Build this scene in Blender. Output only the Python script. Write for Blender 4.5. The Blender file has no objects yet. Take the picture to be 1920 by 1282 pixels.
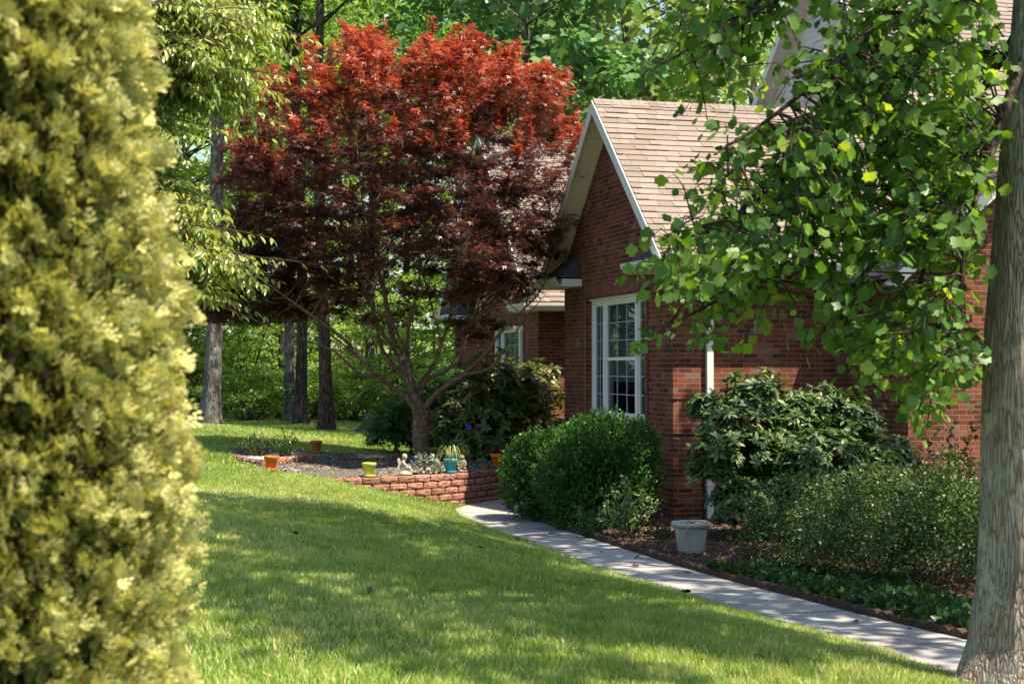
import bpy, math, random
import numpy as np
from math import sin, cos, pi, radians
from mathutils import Vector

SC = bpy.context.scene
COL = SC.collection
rng = np.random.default_rng(11)
random.seed(5)

# ------------------------------------------------------------------ camera, sky, sun, exposure
F = 2933.0                      # focal length in photograph pixels (1920 wide), about 55 mm
cam_d = bpy.data.cameras.new('camera')
cam_d.sensor_width = 36.0
cam_d.lens = 36.0 * F / 1920
cam_d.clip_start = 0.1
cam_d.clip_end = 3000
cam_d.dof.use_dof = True
cam_d.dof.focus_distance = 21.0
cam_d.dof.aperture_fstop = 4.5
cam = bpy.data.objects.new('camera', cam_d)
cam.location = (0, 0, 0)
cam.rotation_euler = (radians(90.957), 0, 0)
COL.objects.link(cam)
SC.camera = cam

SUN_EL = 63.0
SUN_H = Vector((0.835, -0.55, 0)).normalized()      # horizontal direction towards the sun
W = bpy.data.worlds.new('World')
SC.world = W
W.use_nodes = True
wn = W.node_tree.nodes
wl = W.node_tree.links
bg = wn['Background']
sky = wn.new('ShaderNodeTexSky')
sky.sky_type = 'NISHITA'
sky.sun_disc = False
sky.sun_elevation = radians(SUN_EL)
sky.sun_rotation = math.atan2(SUN_H.x, SUN_H.y)
sky.air_density = 1.0
sky.dust_density = 1.2
wl.new(sky.outputs[0], bg.inputs[0])
bg.inputs[1].default_value = 0.10
sd = bpy.data.lights.new('sun', 'SUN')
sd.energy = 5.0
sd.angle = radians(0.6)
sd.color = (1.0, 0.875, 0.68)
sun = bpy.data.objects.new('sun', sd)
S = Vector((SUN_H.x * cos(radians(SUN_EL)), SUN_H.y * cos(radians(SUN_EL)), sin(radians(SUN_EL))))
sun.rotation_euler = S.to_track_quat('Z', 'Y').to_euler()
sun.location = (20, -5, 30)
COL.objects.link(sun)
SC.view_settings.view_transform = 'Standard'
SC.view_settings.look = 'None'
SC.view_settings.exposure = 1.3
SC.view_settings.gamma = 1.0
SC.cycles.use_denoising = True
SC.cycles.max_bounces = 9
SC.cycles.diffuse_bounces = 6
SC.cycles.glossy_bounces = 3
SC.cycles.transmission_bounces = 4
SC.cycles.transparent_max_bounces = 8
SC.cycles.sample_clamp_indirect = 6.0
SC.cycles.use_adaptive_sampling = True
SC.cycles.adaptive_threshold = 0.02


def at(px, py, d):
    """a point of the place seen at photograph pixel (px, py), d metres ahead"""
    return Vector(((px - 960) / F * d, d, (690 - py) / F * d))


# ------------------------------------------------------------------ tagging helpers
def tag(o, label=None, cat=None, group=None, kind=None):
    if label: o['label'] = label
    if cat: o['category'] = cat
    if group: o['group'] = group
    if kind: o['kind'] = kind
    return o


def empty(name, loc=(0, 0, 0), rz=0.0, parent=None):
    o = bpy.data.objects.new(name, None)
    o.location = loc
    o.rotation_euler = (0, 0, rz)
    o.empty_display_size = 0.2
    COL.objects.link(o)
    if parent: o.parent = parent
    return o


def children(o):
    return [c for c in bpy.data.objects if c.parent is o]


def copy_tree(o, parent=None):
    c = o.copy()
    COL.objects.link(c)
    if parent: c.parent = parent
    for ch in children(o):
        copy_tree(ch, c)
    return c


def link_mesh(name, me, mats, parent=None, smooth=False):
    if not isinstance(mats, (list, tuple)): mats = [mats]
    for m in mats: me.materials.append(m)
    if smooth:
        me.polygons.foreach_set('use_smooth', np.ones(len(me.polygons), dtype=bool))
    o = bpy.data.objects.new(name, me)
    COL.objects.link(o)
    if parent: o.parent = parent
    return o


class MB:
    """collects faces; builds ONE mesh object"""
    def __init__(self):
        self.v = []; self.f = []; self.uv = []; self.t = []; self.m = []

    def face(self, pts, uv=None, tint=0.5, mat=0):
        n = len(self.v)
        self.v.extend([tuple(p) for p in pts])
        self.f.append(tuple(range(n, n + len(pts))))
        self.uv.extend(uv if uv else [(0, 0)] * len(pts))
        self.t.extend([tint] * len(pts))
        self.m.append(mat)

    def box(self, x0, x1, y0, y1, z0, z1, tint=0.5, mat=0):
        P = [(x0, y0, z0), (x1, y0, z0), (x1, y1, z0), (x0, y1, z0), (x0, y0, z1), (x1, y0, z1), (x1, y1, z1), (x0, y1, z1)]
        for q in ((3, 2, 1, 0), (4, 5, 6, 7), (0, 1, 5, 4), (1, 2, 6, 5), (2, 3, 7, 6), (3, 0, 4, 7)):
            pts = [P[i] for i in q]
            if q in ((0, 1, 5, 4), (2, 3, 7, 6)): uv = [(p[0], p[2]) for p in pts]
            elif q in ((1, 2, 6, 5), (3, 0, 4, 7)): uv = [(p[1] + 0.1, p[2]) for p in pts]
            else: uv = [(p[0], p[1]) for p in pts]
            self.face(pts, uv, tint, mat)

    def hexa(self, P, tint=0.5, mat=0):
        """8 points: bottom 4 then top 4 in the same order"""
        for q in ((3, 2, 1, 0), (4, 5, 6, 7), (0, 1, 5, 4), (1, 2, 6, 5), (2, 3, 7, 6), (3, 0, 4, 7)):
            self.face([P[i] for i in q], None, tint, mat)

    def tube(self, path, radii, n=8, tint=0.5, mat=0, cap=True, wob=0.0, ph=0.0):
        path = [Vector(p) for p in path]
        k = len(path)
        if not hasattr(radii, '__len__'): radii = [radii] * k
        base = len(self.v)
        prev = None
        L = 0.0
        for i, p in enumerate(path):
            d = (path[min(i + 1, k - 1)] - path[max(i - 1, 0)])
            if d.length < 1e-9: d = Vector((0, 0, 1))
            d.normalize()
            if prev is None:
                a = Vector((1, 0, 0)) if abs(d.x) < 0.9 else Vector((0, 1, 0))
                a = (a - d * a.dot(d)).normalized()
            else:
                a = (prev - d * prev.dot(d))
                a = a.normalized() if a.length > 1e-6 else Vector((1, 0, 0))
            prev = a
            b = d.cross(a)
            if i: L += (path[i] - path[i - 1]).length
            for j in range(n):
                th = 2 * pi * j / n
                r = radii[i]
                if wob: r *= 1 + wob * (sin(3 * th + ph + 0.7 * L) + 0.6 * sin(5 * th + 2 * ph - 0.5 * L)) * 0.5
                q = p + a * (cos(th) * r) + b * (sin(th) * r)
                self.v.append(tuple(q))
        for i in range(k - 1):
            for j in range(n):
                j2 = (j + 1) % n
                self.f.append((base + i * n + j, base + i * n + j2, base + (i + 1) * n + j2, base + (i + 1) * n + j))
                self.uv.extend([(0, 0)] * 4); self.t.extend([tint] * 4); self.m.append(mat)
        if cap:
            self.f.append(tuple(base + j for j in reversed(range(n)))); self.uv.extend([(0, 0)] * n); self.t.extend([tint] * n); self.m.append(mat)
            self.f.append(tuple(base + (k - 1) * n + j for j in range(n))); self.uv.extend([(0, 0)] * n); self.t.extend([tint] * n); self.m.append(mat)

    def lathe(self, c, prof, n=28, tint=0.5, mat=0):
        c = Vector(c)
        base = len(self.v)
        for r, z in prof:
            for j in range(n):
                th = 2 * pi * j / n
                self.v.append((c.x + r * cos(th), c.y + r * sin(th), c.z + z))
        for i in range(len(prof) - 1):
            for j in range(n):
                j2 = (j + 1) % n
                self.f.append((base + i * n + j, base + i * n + j2, base + (i + 1) * n + j2, base + (i + 1) * n + j))
                self.uv.extend([(0, 0)] * 4); self.t.extend([tint] * 4); self.m.append(mat)

    def mesh(self, name):
        me = bpy.data.meshes.new(name)
        nv = len(self.v)
        loops = np.fromiter((i for f in self.f for i in f), dtype=np.int32)
        lens = np.fromiter((len(f) for f in self.f), dtype=np.int32)
        starts = np.concatenate(([0], np.cumsum(lens)[:-1])).astype(np.int32)
        me.vertices.add(nv)
        me.vertices.foreach_set('co', np.array(self.v, dtype=np.float32).ravel())
        me.loops.add(len(loops))
        me.loops.foreach_set('vertex_index', loops)
        me.polygons.add(len(lens))
        me.polygons.foreach_set('loop_start', starts)
        me.polygons.foreach_set('loop_total', lens)
        me.polygons.foreach_set('material_index', np.array(self.m, dtype=np.int32))
        uvl = me.uv_layers.new(name='UVMap')
        uvl.data.foreach_set('uv', np.array(self.uv, dtype=np.float32).ravel())
        ta = me.attributes.new('tint', 'FLOAT', 'CORNER')
        ta.data.foreach_set('value', np.array(self.t, dtype=np.float32))
        me.update(calc_edges=True)
        me.validate()
        return me

    def build(self, name, mats, parent=None, smooth=False):
        return link_mesh(name, self.mesh(name), mats, parent, smooth)


# ------------------------------------------------------------------ leaf scattering (numpy)
def T_(verts, faces):
    return np.array(verts, dtype=np.float32), [tuple(f) for f in faces]

LEAF_OVAL = T_([(0, 0, 0), (-.27, .35, .05), (0, .45, -.02), (.27, .35, .05), (-.2, .75, .03), (.2, .75, .03), (0, 1, -.06)],
               [(0, 2, 1), (0, 3, 2), (1, 2, 4), (2, 3, 5), (2, 6, 4), (2, 5, 6)])
LEAF_FAR = T_([(0, 0, 0), (-.33, .5, .07), (0, 1, -.03), (.33, .5, .07)], [(0, 2, 1), (0, 3, 2)])
LEAF_LONG = T_([(0, 0, 0), (-.13, .3, .03), (0, .35, 0), (.13, .3, .03), (-.13, .7, -.02), (0, .7, -.06), (.13, .7, -.02), (0, 1, -.16)],
               [(0, 2, 1), (0, 3, 2), (1, 2, 5, 4), (2, 3, 6, 5), (4, 5, 7), (5, 6, 7)])
def _tulip():
    xy = [(0, 0), (-.22, -.03), (-.45, .09), (-.39, .29), (-.40, .40), (-.50, .60), (-.34, .68), (-.22, .88), (0, .77), (.22, .90), (.34, .70), (.48, .60), (.40, .40), (.38, .28), (.46, .07), (.22, -.02), (0, .40)]
    V = [(x, y, .16 * abs(x) ** .8 - .22 * x * x * 1.6 - .22 * max(0, y - .35) ** 1.6 - (.05 if i == 16 else 0)) for i, (x, y) in enumerate(xy)]
    return T_(V, [(0, 16, 1), (1, 16, 3, 2), (3, 16, 4), (4, 16, 6, 5), (6, 16, 8, 7), (8, 16, 10, 9), (10, 16, 12, 11), (12, 16, 13), (13, 16, 15, 14), (15, 16, 0)])
LEAF_TULIP = _tulip()


def _maple():
    V = [(0, 0, 0)]; Fc = []
    for a, l in ((-105, .55), (-62, .85), (-28, 1.0), (8, 1.05), (40, .9), (72, .75), (112, .5)):
        r = radians(a)
        d = np.array([sin(r), cos(r)]); s = np.array([cos(r), -sin(r)])
        n = len(V)
        m = d * l * .5
        V += [tuple(m + s * .1) + (.03,), tuple(d * l) + (-.12,), tuple(m - s * .1) + (.03,)]
        Fc += [(0, n, n + 1, n + 2)]
    return T_(V, Fc)

LEAF_MAPLE = _maple()


def _maple_far():
    V = [(0, 0, 0)]; Fc = []
    for a, l in ((-80, .8), (-25, 1.0), (25, 1.05), (80, .8)):
        r = radians(a)
        d = np.array([sin(r), cos(r)]); s = np.array([cos(r), -sin(r)])
        n = len(V)
        m = d * l * .5
        V += [tuple(m + s * .13) + (.03,), tuple(d * l) + (-.12,), tuple(m - s * .13) + (.03,)]
        Fc += [(0, n, n + 1, n + 2)]
    return T_(V, Fc)

LEAF_MAPLE_S = _maple_far()


def _thuja(seed):
    r = np.random.default_rng(seed)
    V = []; Fc = []
    def scale(p, d, l, w, z):
        n = len(V)
        s = np.array([d[1], -d[0]])
        p = np.array(p); d = np.array(d)
        m = p + d * l * .5
        V.extend([(p[0], p[1], z), (m[0] + s[0] * w, m[1] + s[1] * w, z + .03), (p[0] + d[0] * l, p[1] + d[1] * l, z - .03), (m[0] - s[0] * w, m[1] - s[1] * w, z + .03)])
        Fc.append((n, n + 1, n + 2, n + 3))
    for b in range(4):
        a = radians(-36 + b * 24 + r.uniform(-8, 8)); L = 1 - abs(b - 1.5) * .14 + r.uniform(-.12, .12)
        zb = r.uniform(-.35, .35)
        d = np.array([sin(a), cos(a)])
        for k in range(3):
            p = d * L * (k / 3 + .05)
            z = zb * (k / 3)
            scale(p, d, L * .38, .07, z)
            if k > 0:
                for sg in (-1, 1):
                    aa = a + sg * radians(38)
                    scale(p, (sin(aa), cos(aa)), L * .28, .06, z + sg * .06)
    return T_(V, Fc)


def frames(d, nrm):
    """rotation matrices with local y = d, local z close to nrm"""
    d = d / (np.linalg.norm(d, axis=1, keepdims=True) + 1e-9)
    x = np.cross(d, nrm)
    ln = np.linalg.norm(x, axis=1, keepdims=True)
    bad = (ln[:, 0] < 1e-3)
    if bad.any():
        x[bad] = np.cross(d[bad], np.array([0.3, 0.9, 0.1]))
        ln = np.linalg.norm(x, axis=1, keepdims=True)
    x = x / (ln + 1e-9)
    z = np.cross(x, d)
    return np.stack([x, d, z], axis=2)     # columns


def scatter_mesh(name, batches):
    """batches: list of (template, pos(N,3), R(N,3,3), scale(N,) or (N,3), tint(N,)) -> one mesh"""
    Vs = []; L = []; Ln = []; Ts = []
    off = 0
    for (tv, tf), pos, R, sc, tint in batches:
        N = len(pos); n = len(tv)
        if N == 0: continue
        sc = np.asarray(sc, dtype=np.float32)
        if sc.ndim == 1: sc = np.repeat(sc[:, None], 3, axis=1)
        loc = tv[None, :, :] * sc[:, None, :]
        w = np.einsum('nij,nkj->nki', R, loc) + pos[:, None, :]
        Vs.append(w.reshape(-1, 3))
        fl = np.concatenate([np.array(f, dtype=np.int64) for f in tf])
        ll = np.array([len(f) for f in tf], dtype=np.int32)
        L.append((fl[None, :] + (off + np.arange(N) * n)[:, None]).ravel())
        Ln.append(np.tile(ll, N))
        Ts.append(np.repeat(tint, n))
        off += N * n
    V = np.concatenate(Vs); L = np.concatenate(L).astype(np.int32); Ln = np.concatenate(Ln)
    T = np.concatenate(Ts)
    me = bpy.data.meshes.new(name)
    me.vertices.add(len(V)); me.vertices.foreach_set('co', V.astype(np.float32).ravel())
    me.loops.add(len(L)); me.loops.foreach_set('vertex_index', L)
    me.polygons.add(len(Ln))
    me.polygons.foreach_set('loop_start', np.concatenate(([0], np.cumsum(Ln)[:-1])).astype(np.int32))
    me.polygons.foreach_set('loop_total', Ln)
    a = me.attributes.new('tint', 'FLOAT', 'POINT')
    a.data.foreach_set('value', T.astype(np.float32))
    me.update(calc_edges=True)
    return me


def rdir(r, n):
    v = r.normal(size=(n, 3))
    return v / np.linalg.norm(v, axis=1, keepdims=True)


def leaf_batch(r, centers, rad, per, tmpl, size, up=0.6, outw=0.4, flat=0.5, ctr=None, tint=None, jit=.25, droop=0.2, tj=.5, spread=None):
    """leaves around cluster centres; rad: cluster radii"""
    n = len(centers)
    c = np.repeat(centers, per, axis=0)
    rr = np.repeat(np.broadcast_to(rad, (n,)), per)
    N = len(c)
    o = rdir(r, N) * (r.random(N) ** .6)[:, None] * rr[:, None]
    o[:, 2] *= flat
    pos = c + o
    if ctr is None: outd = o / (np.linalg.norm(o, axis=1, keepdims=True) + 1e-6)
    else:
        outd = pos - ctr; outd /= (np.linalg.norm(outd, axis=1, keepdims=True) + 1e-6)
    d = outd + rdir(r, N) * .7
    d[:, 2] -= droop
    nrm = np.array([0, 0, 1.0]) * up + outd * outw + rdir(r, N) * .45
    R = frames(d, nrm)
    s = size * (1 + jit * r.normal(size=N)).clip(.45, 1.8)
    if tint is None: tc = r.random(n)
    else: tc = tint
    t = np.repeat(tc, per) * (1 - tj) + r.random(N) * tj
    return (tmpl, pos, R, s, t)


# ------------------------------------------------------------------ materials
def nodes(name):
    m = bpy.data.materials.new(name)
    m.use_nodes = True
    nt = m.node_tree
    b = nt.nodes['Principled BSDF']
    return m, nt, b


def ramp(nt, cols, interp='LINEAR'):
    r = nt.nodes.new('ShaderNodeValToRGB')
    r.color_ramp.interpolation = interp
    e = r.color_ramp.elements
    for i, (p, c) in enumerate(cols):
        if i < 2: el = e[i]; el.position = p
        else: el = e.new(p)
        el.color = (c[0], c[1], c[2], 1)
    return r


def attr(nt, name='tint'):
    a = nt.nodes.new('ShaderNodeAttribute'); a.attribute_name = name
    return a


def leaf_mat(name, cols, trans=0.4, rough=0.45, tcol=(1.25, 1.25, .55), spec=0.4):
    m, nt, b = nodes(name)
    L = nt.links
    a = attr(nt)
    r = ramp(nt, cols)
    L.new(a.outputs['Fac'], r.inputs[0])
    L.new(r.outputs[0], b.inputs['Base Color'])
    b.inputs['Roughness'].default_value = rough
    b.inputs['Specular IOR Level'].default_value = spec
    t = nt.nodes.new('ShaderNodeBsdfTranslucent')
    mx = nt.nodes.new('ShaderNodeMix'); mx.data_type = 'RGBA'; mx.blend_type = 'MULTIPLY'
    mx.inputs[0].default_value = 1.0
    L.new(r.outputs[0], mx.inputs[6])
    mx.inputs[7].default_value = (*tcol, 1)
    L.new(mx.outputs[2], t.inputs[0])
    ms = nt.nodes.new('ShaderNodeMixShader')
    ms.inputs[0].default_value = trans
    L.new(b.outputs[0], ms.inputs[1]); L.new(t.outputs[0], ms.inputs[2])
    L.new(ms.outputs[0], nt.nodes['Material Output'].inputs[0])
    return m


def noise(nt, scale, detail=4, rough=.6, vec=None, dist=0.0):
    n = nt.nodes.new('ShaderNodeTexNoise')
    n.inputs['Scale'].default_value = scale; n.inputs['Detail'].default_value = detail
    n.inputs['Roughness'].default_value = rough; n.inputs['Distortion'].default_value = dist
    if vec is not None: nt.links.new(vec, n.inputs['Vector'])
    return n


def objvec(nt, scale=(1, 1, 1)):
    tc = nt.nodes.new('ShaderNodeTexCoord'); mp = nt.nodes.new('ShaderNodeMapping')
    mp.inputs['Scale'].default_value = scale
    nt.links.new(tc.outputs['Object'], mp.inputs[0])
    return mp.outputs[0]


def bump(nt, b, h, strength=.5, dist=.01):
    bp = nt.nodes.new('ShaderNodeBump')
    bp.inputs['Strength'].default_value = strength; bp.inputs['Distance'].default_value = dist
    nt.links.new(h, bp.inputs['Height']); nt.links.new(bp.outputs[0], b.inputs['Normal'])
    return bp


def mix(nt, a, b_, fac, mode='MIX'):
    mx = nt.nodes.new('ShaderNodeMix'); mx.data_type = 'RGBA'; mx.blend_type = mode
    for s, v in ((6, a), (7, b_)):
        if isinstance(v, tuple): mx.inputs[s].default_value = (*v, 1)
        else: nt.links.new(v, mx.inputs[s])
    if isinstance(fac, (int, float)): mx.inputs[0].default_value = fac
    else: nt.links.new(fac, mx.inputs[0])
    return mx.outputs[2]


def noisy_mat(name, cols, scale=8, rough=.7, bs=.3, bd=.01, vscale=(1, 1, 1), detail=6, spec=.3, tintmix=0.0, bscale=None):
    m, nt, b = nodes(name)
    v = objvec(nt, vscale)
    n = noise(nt, scale, detail, .65, v)
    r = ramp(nt, cols)
    nt.links.new(n.outputs['Fac'], r.inputs[0])
    out = r.outputs[0]
    if tintmix:
        a = attr(nt)
        rr = ramp(nt, [(0, (1 - tintmix,) * 3), (1, (1 + tintmix * .5,) * 3)])
        nt.links.new(a.outputs['Fac'], rr.inputs[0])
        out = mix(nt, out, rr.outputs[0], 1.0, 'MULTIPLY')
    nt.links.new(out, b.inputs['Base Color'])
    b.inputs['Roughness'].default_value = rough
    b.inputs['Specular IOR Level'].default_value = spec
    if bs:
        n2 = noise(nt, bscale or scale * 3, 5, .7, v)
        bump(nt, b, n2.outputs['Fac'], bs, bd)
    return m


def brick_mat(name, palette, mortar, bw=.2133, rh=.0677, ms=.011, greys=True):
    m, nt, b = nodes(name)
    L = nt.links
    uv = nt.nodes.new('ShaderNodeUVMap')
    br = nt.nodes.new('ShaderNodeTexBrick')
    br.inputs['Color1'].default_value = (0, 0, 0, 1); br.inputs['Color2'].default_value = (1, 1, 1, 1)
    br.inputs['Mortar'].default_value = (.5, .5, .5, 1)
    br.inputs['Scale'].default_value = 1.0
    br.inputs['Brick Width'].default_value = bw; br.inputs['Row Height'].default_value = rh
    br.inputs['Mortar Size'].default_value = ms / 2 * 1.0
    br.inputs['Mortar Smooth'].default_value = .15
    br.inputs['Bias'].default_value = 0
    L.new(uv.outputs[0], br.inputs['Vector'])
    r = ramp(nt, palette)
    L.new(br.outputs['Color'], r.inputs[0])
    v = objvec(nt)
    n = noise(nt, 25, 6, .7, v)
    n2 = noise(nt, 1.3, 4, .6, v)
    rr = ramp(nt, [(.3, (.72, .7, .7)), (.75, (1.2, 1.15, 1.1))])
    L.new(n.outputs['Fac'], rr.inputs[0])
    c = mix(nt, r.outputs[0], rr.outputs[0], .8, 'MULTIPLY')
    r2 = ramp(nt, [(.3, (.62, .62, .62)), (.7, (1.15, 1.15, 1.15))])
    L.new(n2.outputs['Fac'], r2.inputs[0])
    c = mix(nt, c, r2.outputs[0], .8, 'MULTIPLY')
    nm = noise(nt, 40, 4, .6, v)
    rm = ramp(nt, [(.3, tuple(k * .7 for k in mortar)), (.7, mortar)])
    L.new(nm.outputs['Fac'], rm.inputs[0])
    c = mix(nt, c, rm.outputs[0], br.outputs['Fac'])
    L.new(c, b.inputs['Base Color'])
    b.inputs['Roughness'].default_value = .85
    b.inputs['Specular IOR Level'].default_value = .2
    mt = nt.nodes.new('ShaderNodeMath'); mt.operation = 'MULTIPLY_ADD'
    L.new(br.outputs['Fac'], mt.inputs[0]); mt.inputs[1].default_value = -1.0
    ms_ = nt.nodes.new('ShaderNodeMath'); ms_.operation = 'MULTIPLY'
    L.new(n.outputs['Fac'], ms_.inputs[0]); ms_.inputs[1].default_value = .35
    L.new(ms_.outputs[0], mt.inputs[2])
    bump(nt, b, mt.outputs[0], 1.0, .008)
    return m


def plain(name, col, rough=.5, spec=.4, metal=0.0, var=.06, scale=6, bs=0.0):
    lo = tuple(max(0, c * (1 - var * 2)) for c in col); hi = tuple(c * (1 + var) for c in col)
    m = noisy_mat(name, [(.3, lo), (.7, hi)], scale=scale, rough=rough, bs=bs, spec=spec, bd=.004)
    m.node_tree.nodes['Principled BSDF'].inputs['Metallic'].default_value = metal
    return m


BRICK_PAL = [(0, (.085, .029, .018)), (.25, (.14, .043, .025)), (.55, (.18, .055, .032)), (.88, (.225, .078, .046)), (.95, (.20, .11, .08)), (1, (.21, .14, .115))]
M = {}
M['brick'] = brick_mat('red_brick', BRICK_PAL, (.29, .18, .135))
M['brick_soldier'] = brick_mat('soldier_brick', BRICK_PAL, (.30, .2, .16), bw=.105, rh=.0677)
M['shingle'] = noisy_mat('roof_shingles', [(.3, (.195, .155, .133)), (.7, (.275, .226, .20))], scale=60, rough=.9, bs=.6, bd=.004, spec=.15, tintmix=.2)
M['shingle_dark'] = noisy_mat('dark_shingles', [(.3, (.075, .072, .08)), (.7, (.15, .14, .15))], scale=40, rough=.9, bs=.5, bd=.004, spec=.2, tintmix=.3)
M['trim'] = plain('white_trim_paint', (.72, .71, .69), .45, var=.04)
M['gutter'] = plain('white_gutter_metal', (.74, .71, .65), .35, var=.06)
M['soffit'] = plain('cream_soffit_vinyl', (.80, .71, .55), .5, var=.04)
M['siding'] = plain('pale_vinyl_siding', (.68, .65, .62), .5, var=.04)
M['frame'] = plain('white_window_vinyl', (.78, .78, .77), .35, var=.03)
M['muntin'] = plain('grey_white_grille', (.50, .53, .56), .5, var=.03)
M['blind'] = plain('white_blind', (.30, .34, .36), .6, var=.03)
M['dark_room'] = plain('dark_interior', (.09, .12, .14), .9)
M['curtain'] = plain('pale_curtain', (.22, .26, .26), .9, var=.1)
m, nt, b = nodes('window_glass')
tr = nt.nodes.new('ShaderNodeBsdfTransparent'); gl = nt.nodes.new('ShaderNodeBsdfGlossy')
tr.inputs[0].default_value = (.72, .8, .82, 1); gl.inputs['Roughness'].default_value = .015
gl.inputs['Color'].default_value = (.9, .95, 1, 1)
fr = nt.nodes.new('ShaderNodeFresnel'); fr.inputs[0].default_value = 1.4
mth = nt.nodes.new('ShaderNodeMath'); mth.operation = 'ADD'; mth.inputs[1].default_value = .0
nt.links.new(fr.outputs[0], mth.inputs[0])
msh = nt.nodes.new('ShaderNodeMixShader')
nt.links.new(mth.outputs[0], msh.inputs[0]); nt.links.new(tr.outputs[0], msh.inputs[1]); nt.links.new(gl.outputs[0], msh.inputs[2])
nt.links.new(msh.outputs[0], nt.nodes['Material Output'].inputs[0])
M['glass'] = m

# bark
def bark_mat(name, c0, c1, c2, zs=.22, scale=22, bd=.02, lichen=None):
    m, nt, b = nodes(name)
    v = objvec(nt, (1, 1, zs))
    L = nt.links
    n0 = noise(nt, 6, 4, .6, v)
    vo = nt.nodes.new('ShaderNodeTexVoronoi'); vo.feature = 'DISTANCE_TO_EDGE'; vo.inputs['Scale'].default_value = scale
    ad = nt.nodes.new('ShaderNodeVectorMath'); ad.operation = 'MULTIPLY_ADD'
    L.new(n0.outputs['Color'], ad.inputs[0]); ad.inputs[1].default_value = (.12, .12, .12); L.new(v, ad.inputs[2])
    L.new(ad.outputs[0], vo.inputs['Vector'])
    n = noise(nt, scale * 1.6, 6, .7, v)
    r = ramp(nt, [(0, c0), (.12, c1), (.5, c2)])
    mm = nt.nodes.new('ShaderNodeMath'); mm.operation = 'MULTIPLY'
    L.new(vo.outputs['Distance'], mm.inputs[0]); L.new(n.outputs['Fac'], mm.inputs[1])
    m2 = nt.nodes.new('ShaderNodeMath'); m2.operation = 'MULTIPLY'; L.new(mm.outputs[0], m2.inputs[0]); m2.inputs[1].default_value = 3.0
    L.new(m2.outputs[0], r.inputs[0])
    out = r.outputs[0]
    nb = noise(nt, 1.7, 5, .65, objvec(nt))
    rb = ramp(nt, [(.35, (.75, .75, .75)), (.7, (1.15, 1.12, 1.1))])
    L.new(nb.outputs['Fac'], rb.inputs[0])
    out = mix(nt, out, rb.outputs[0], 1.0, 'MULTIPLY')
    if lichen:
        nl = noise(nt, 4.5, 6, .75, objvec(nt)); rl = ramp(nt, [(.52, (0, 0, 0)), (.62, (1, 1, 1))])
        L.new(nl.outputs['Fac'], rl.inputs[0]); out = mix(nt, out, lichen, rl.outputs[0])
    L.new(out, b.inputs['Base Color'])
    b.inputs['Roughness'].default_value = .95; b.inputs['Specular IOR Level'].default_value = .12
    bump(nt, b, m2.outputs[0], 1.0, bd)
    return m

M['bark_tulip'] = bark_mat('grey_furrowed_bark', (.12, .092, .07), (.36, .29, .225), (.58, .49, .395), zs=.10, scale=42, bd=.025, lichen=(.46, .43, .36))
M['bark_dark'] = bark_mat('dark_bark', (.02, .015, .012), (.06, .045, .036), (.13, .10, .08), zs=.2, scale=20)
M['bark_grey'] = bark_mat('grey_bark', (.05, .045, .04), (.11, .10, .09), (.21, .19, .17), zs=.25, scale=18, lichen=(.26, .27, .25))
M['bark_maple'] = bark_mat('brown_maple_bark', (.06, .042, .03), (.17, .12, .088), (.31, .23, .175), zs=.3, scale=30, bd=.008)
M['twig'] = plain('twig_bark', (.11, .07, .05), .8, var=.2)
M['twig_red'] = plain('reddish_twig', (.14, .075, .05), .8, var=.2)
M['stump'] = bark_mat('weathered_stump_wood', (.04, .03, .03), (.12, .1, .095), (.28, .25, .24), zs=.1, scale=26)

# foliage
M['lf_tulip'] = leaf_mat('tulip_leaves', [(0, (.045, .11, .026)), (.5, (.095, .21, .04)), (.9, (.19, .33, .055)), (1, (.27, .39, .07))], .48, .42, (1.9, 1.7, .4), spec=.35)
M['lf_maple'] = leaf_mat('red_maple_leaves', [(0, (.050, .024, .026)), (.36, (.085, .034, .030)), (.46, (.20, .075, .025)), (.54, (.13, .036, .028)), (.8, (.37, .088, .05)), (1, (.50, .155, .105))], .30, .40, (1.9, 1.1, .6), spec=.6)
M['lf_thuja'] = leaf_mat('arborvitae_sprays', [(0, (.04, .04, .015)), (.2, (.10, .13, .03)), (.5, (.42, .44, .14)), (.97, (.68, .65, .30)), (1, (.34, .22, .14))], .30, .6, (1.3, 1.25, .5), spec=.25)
M['lf_forest'] = leaf_mat('forest_leaves', [(0, (.065, .15, .035)), (.5, (.14, .27, .06)), (1, (.32, .45, .12))], .52, .45, (1.6, 1.5, .5))
M['lf_forest2'] = leaf_mat('bright_forest_leaves', [(0, (.15, .27, .06)), (.5, (.30, .43, .11)), (1, (.52, .58, .2))], .52, .42, (1.5, 1.4, .5))
M['lf_forest3'] = leaf_mat('blue_green_leaves', [(0, (.06, .14, .055)), (.5, (.10, .22, .08)), (1, (.2, .34, .13))], .4, .42, (1.4, 1.5, .7))
M['lf_long'] = leaf_mat('yellow_green_oblong_leaves', [(0, (.11, .19, .04)), (.5, (.25, .33, .08)), (1, (.46, .48, .15))], .38, .28, (1.4, 1.3, .5), spec=.6)
M['lf_box'] = leaf_mat('boxwood_leaves', [(0, (.02, .065, .015)), (.5, (.04, .12, .02)), (1, (.085, .20, .035))], .30, .33, (1.4, 1.5, .5), spec=.45)
M['lf_rhodo'] = leaf_mat('rhododendron_leaves', [(0, (.035, .075, .02)), (.5, (.07, .13, .032)), (.85, (.13, .19, .05)), (1, (.24, .24, .07))], .22, .5, (1.4, 1.4, .4), spec=.6)
M['lf_azalea'] = leaf_mat('azalea_leaves', [(0, (.025, .055, .014)), (.5, (.05, .10, .023)), (.93, (.14, .19, .045)), (1, (.30, .18, .07))], .3, .4, (1.5, 1.4, .5))
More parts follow.
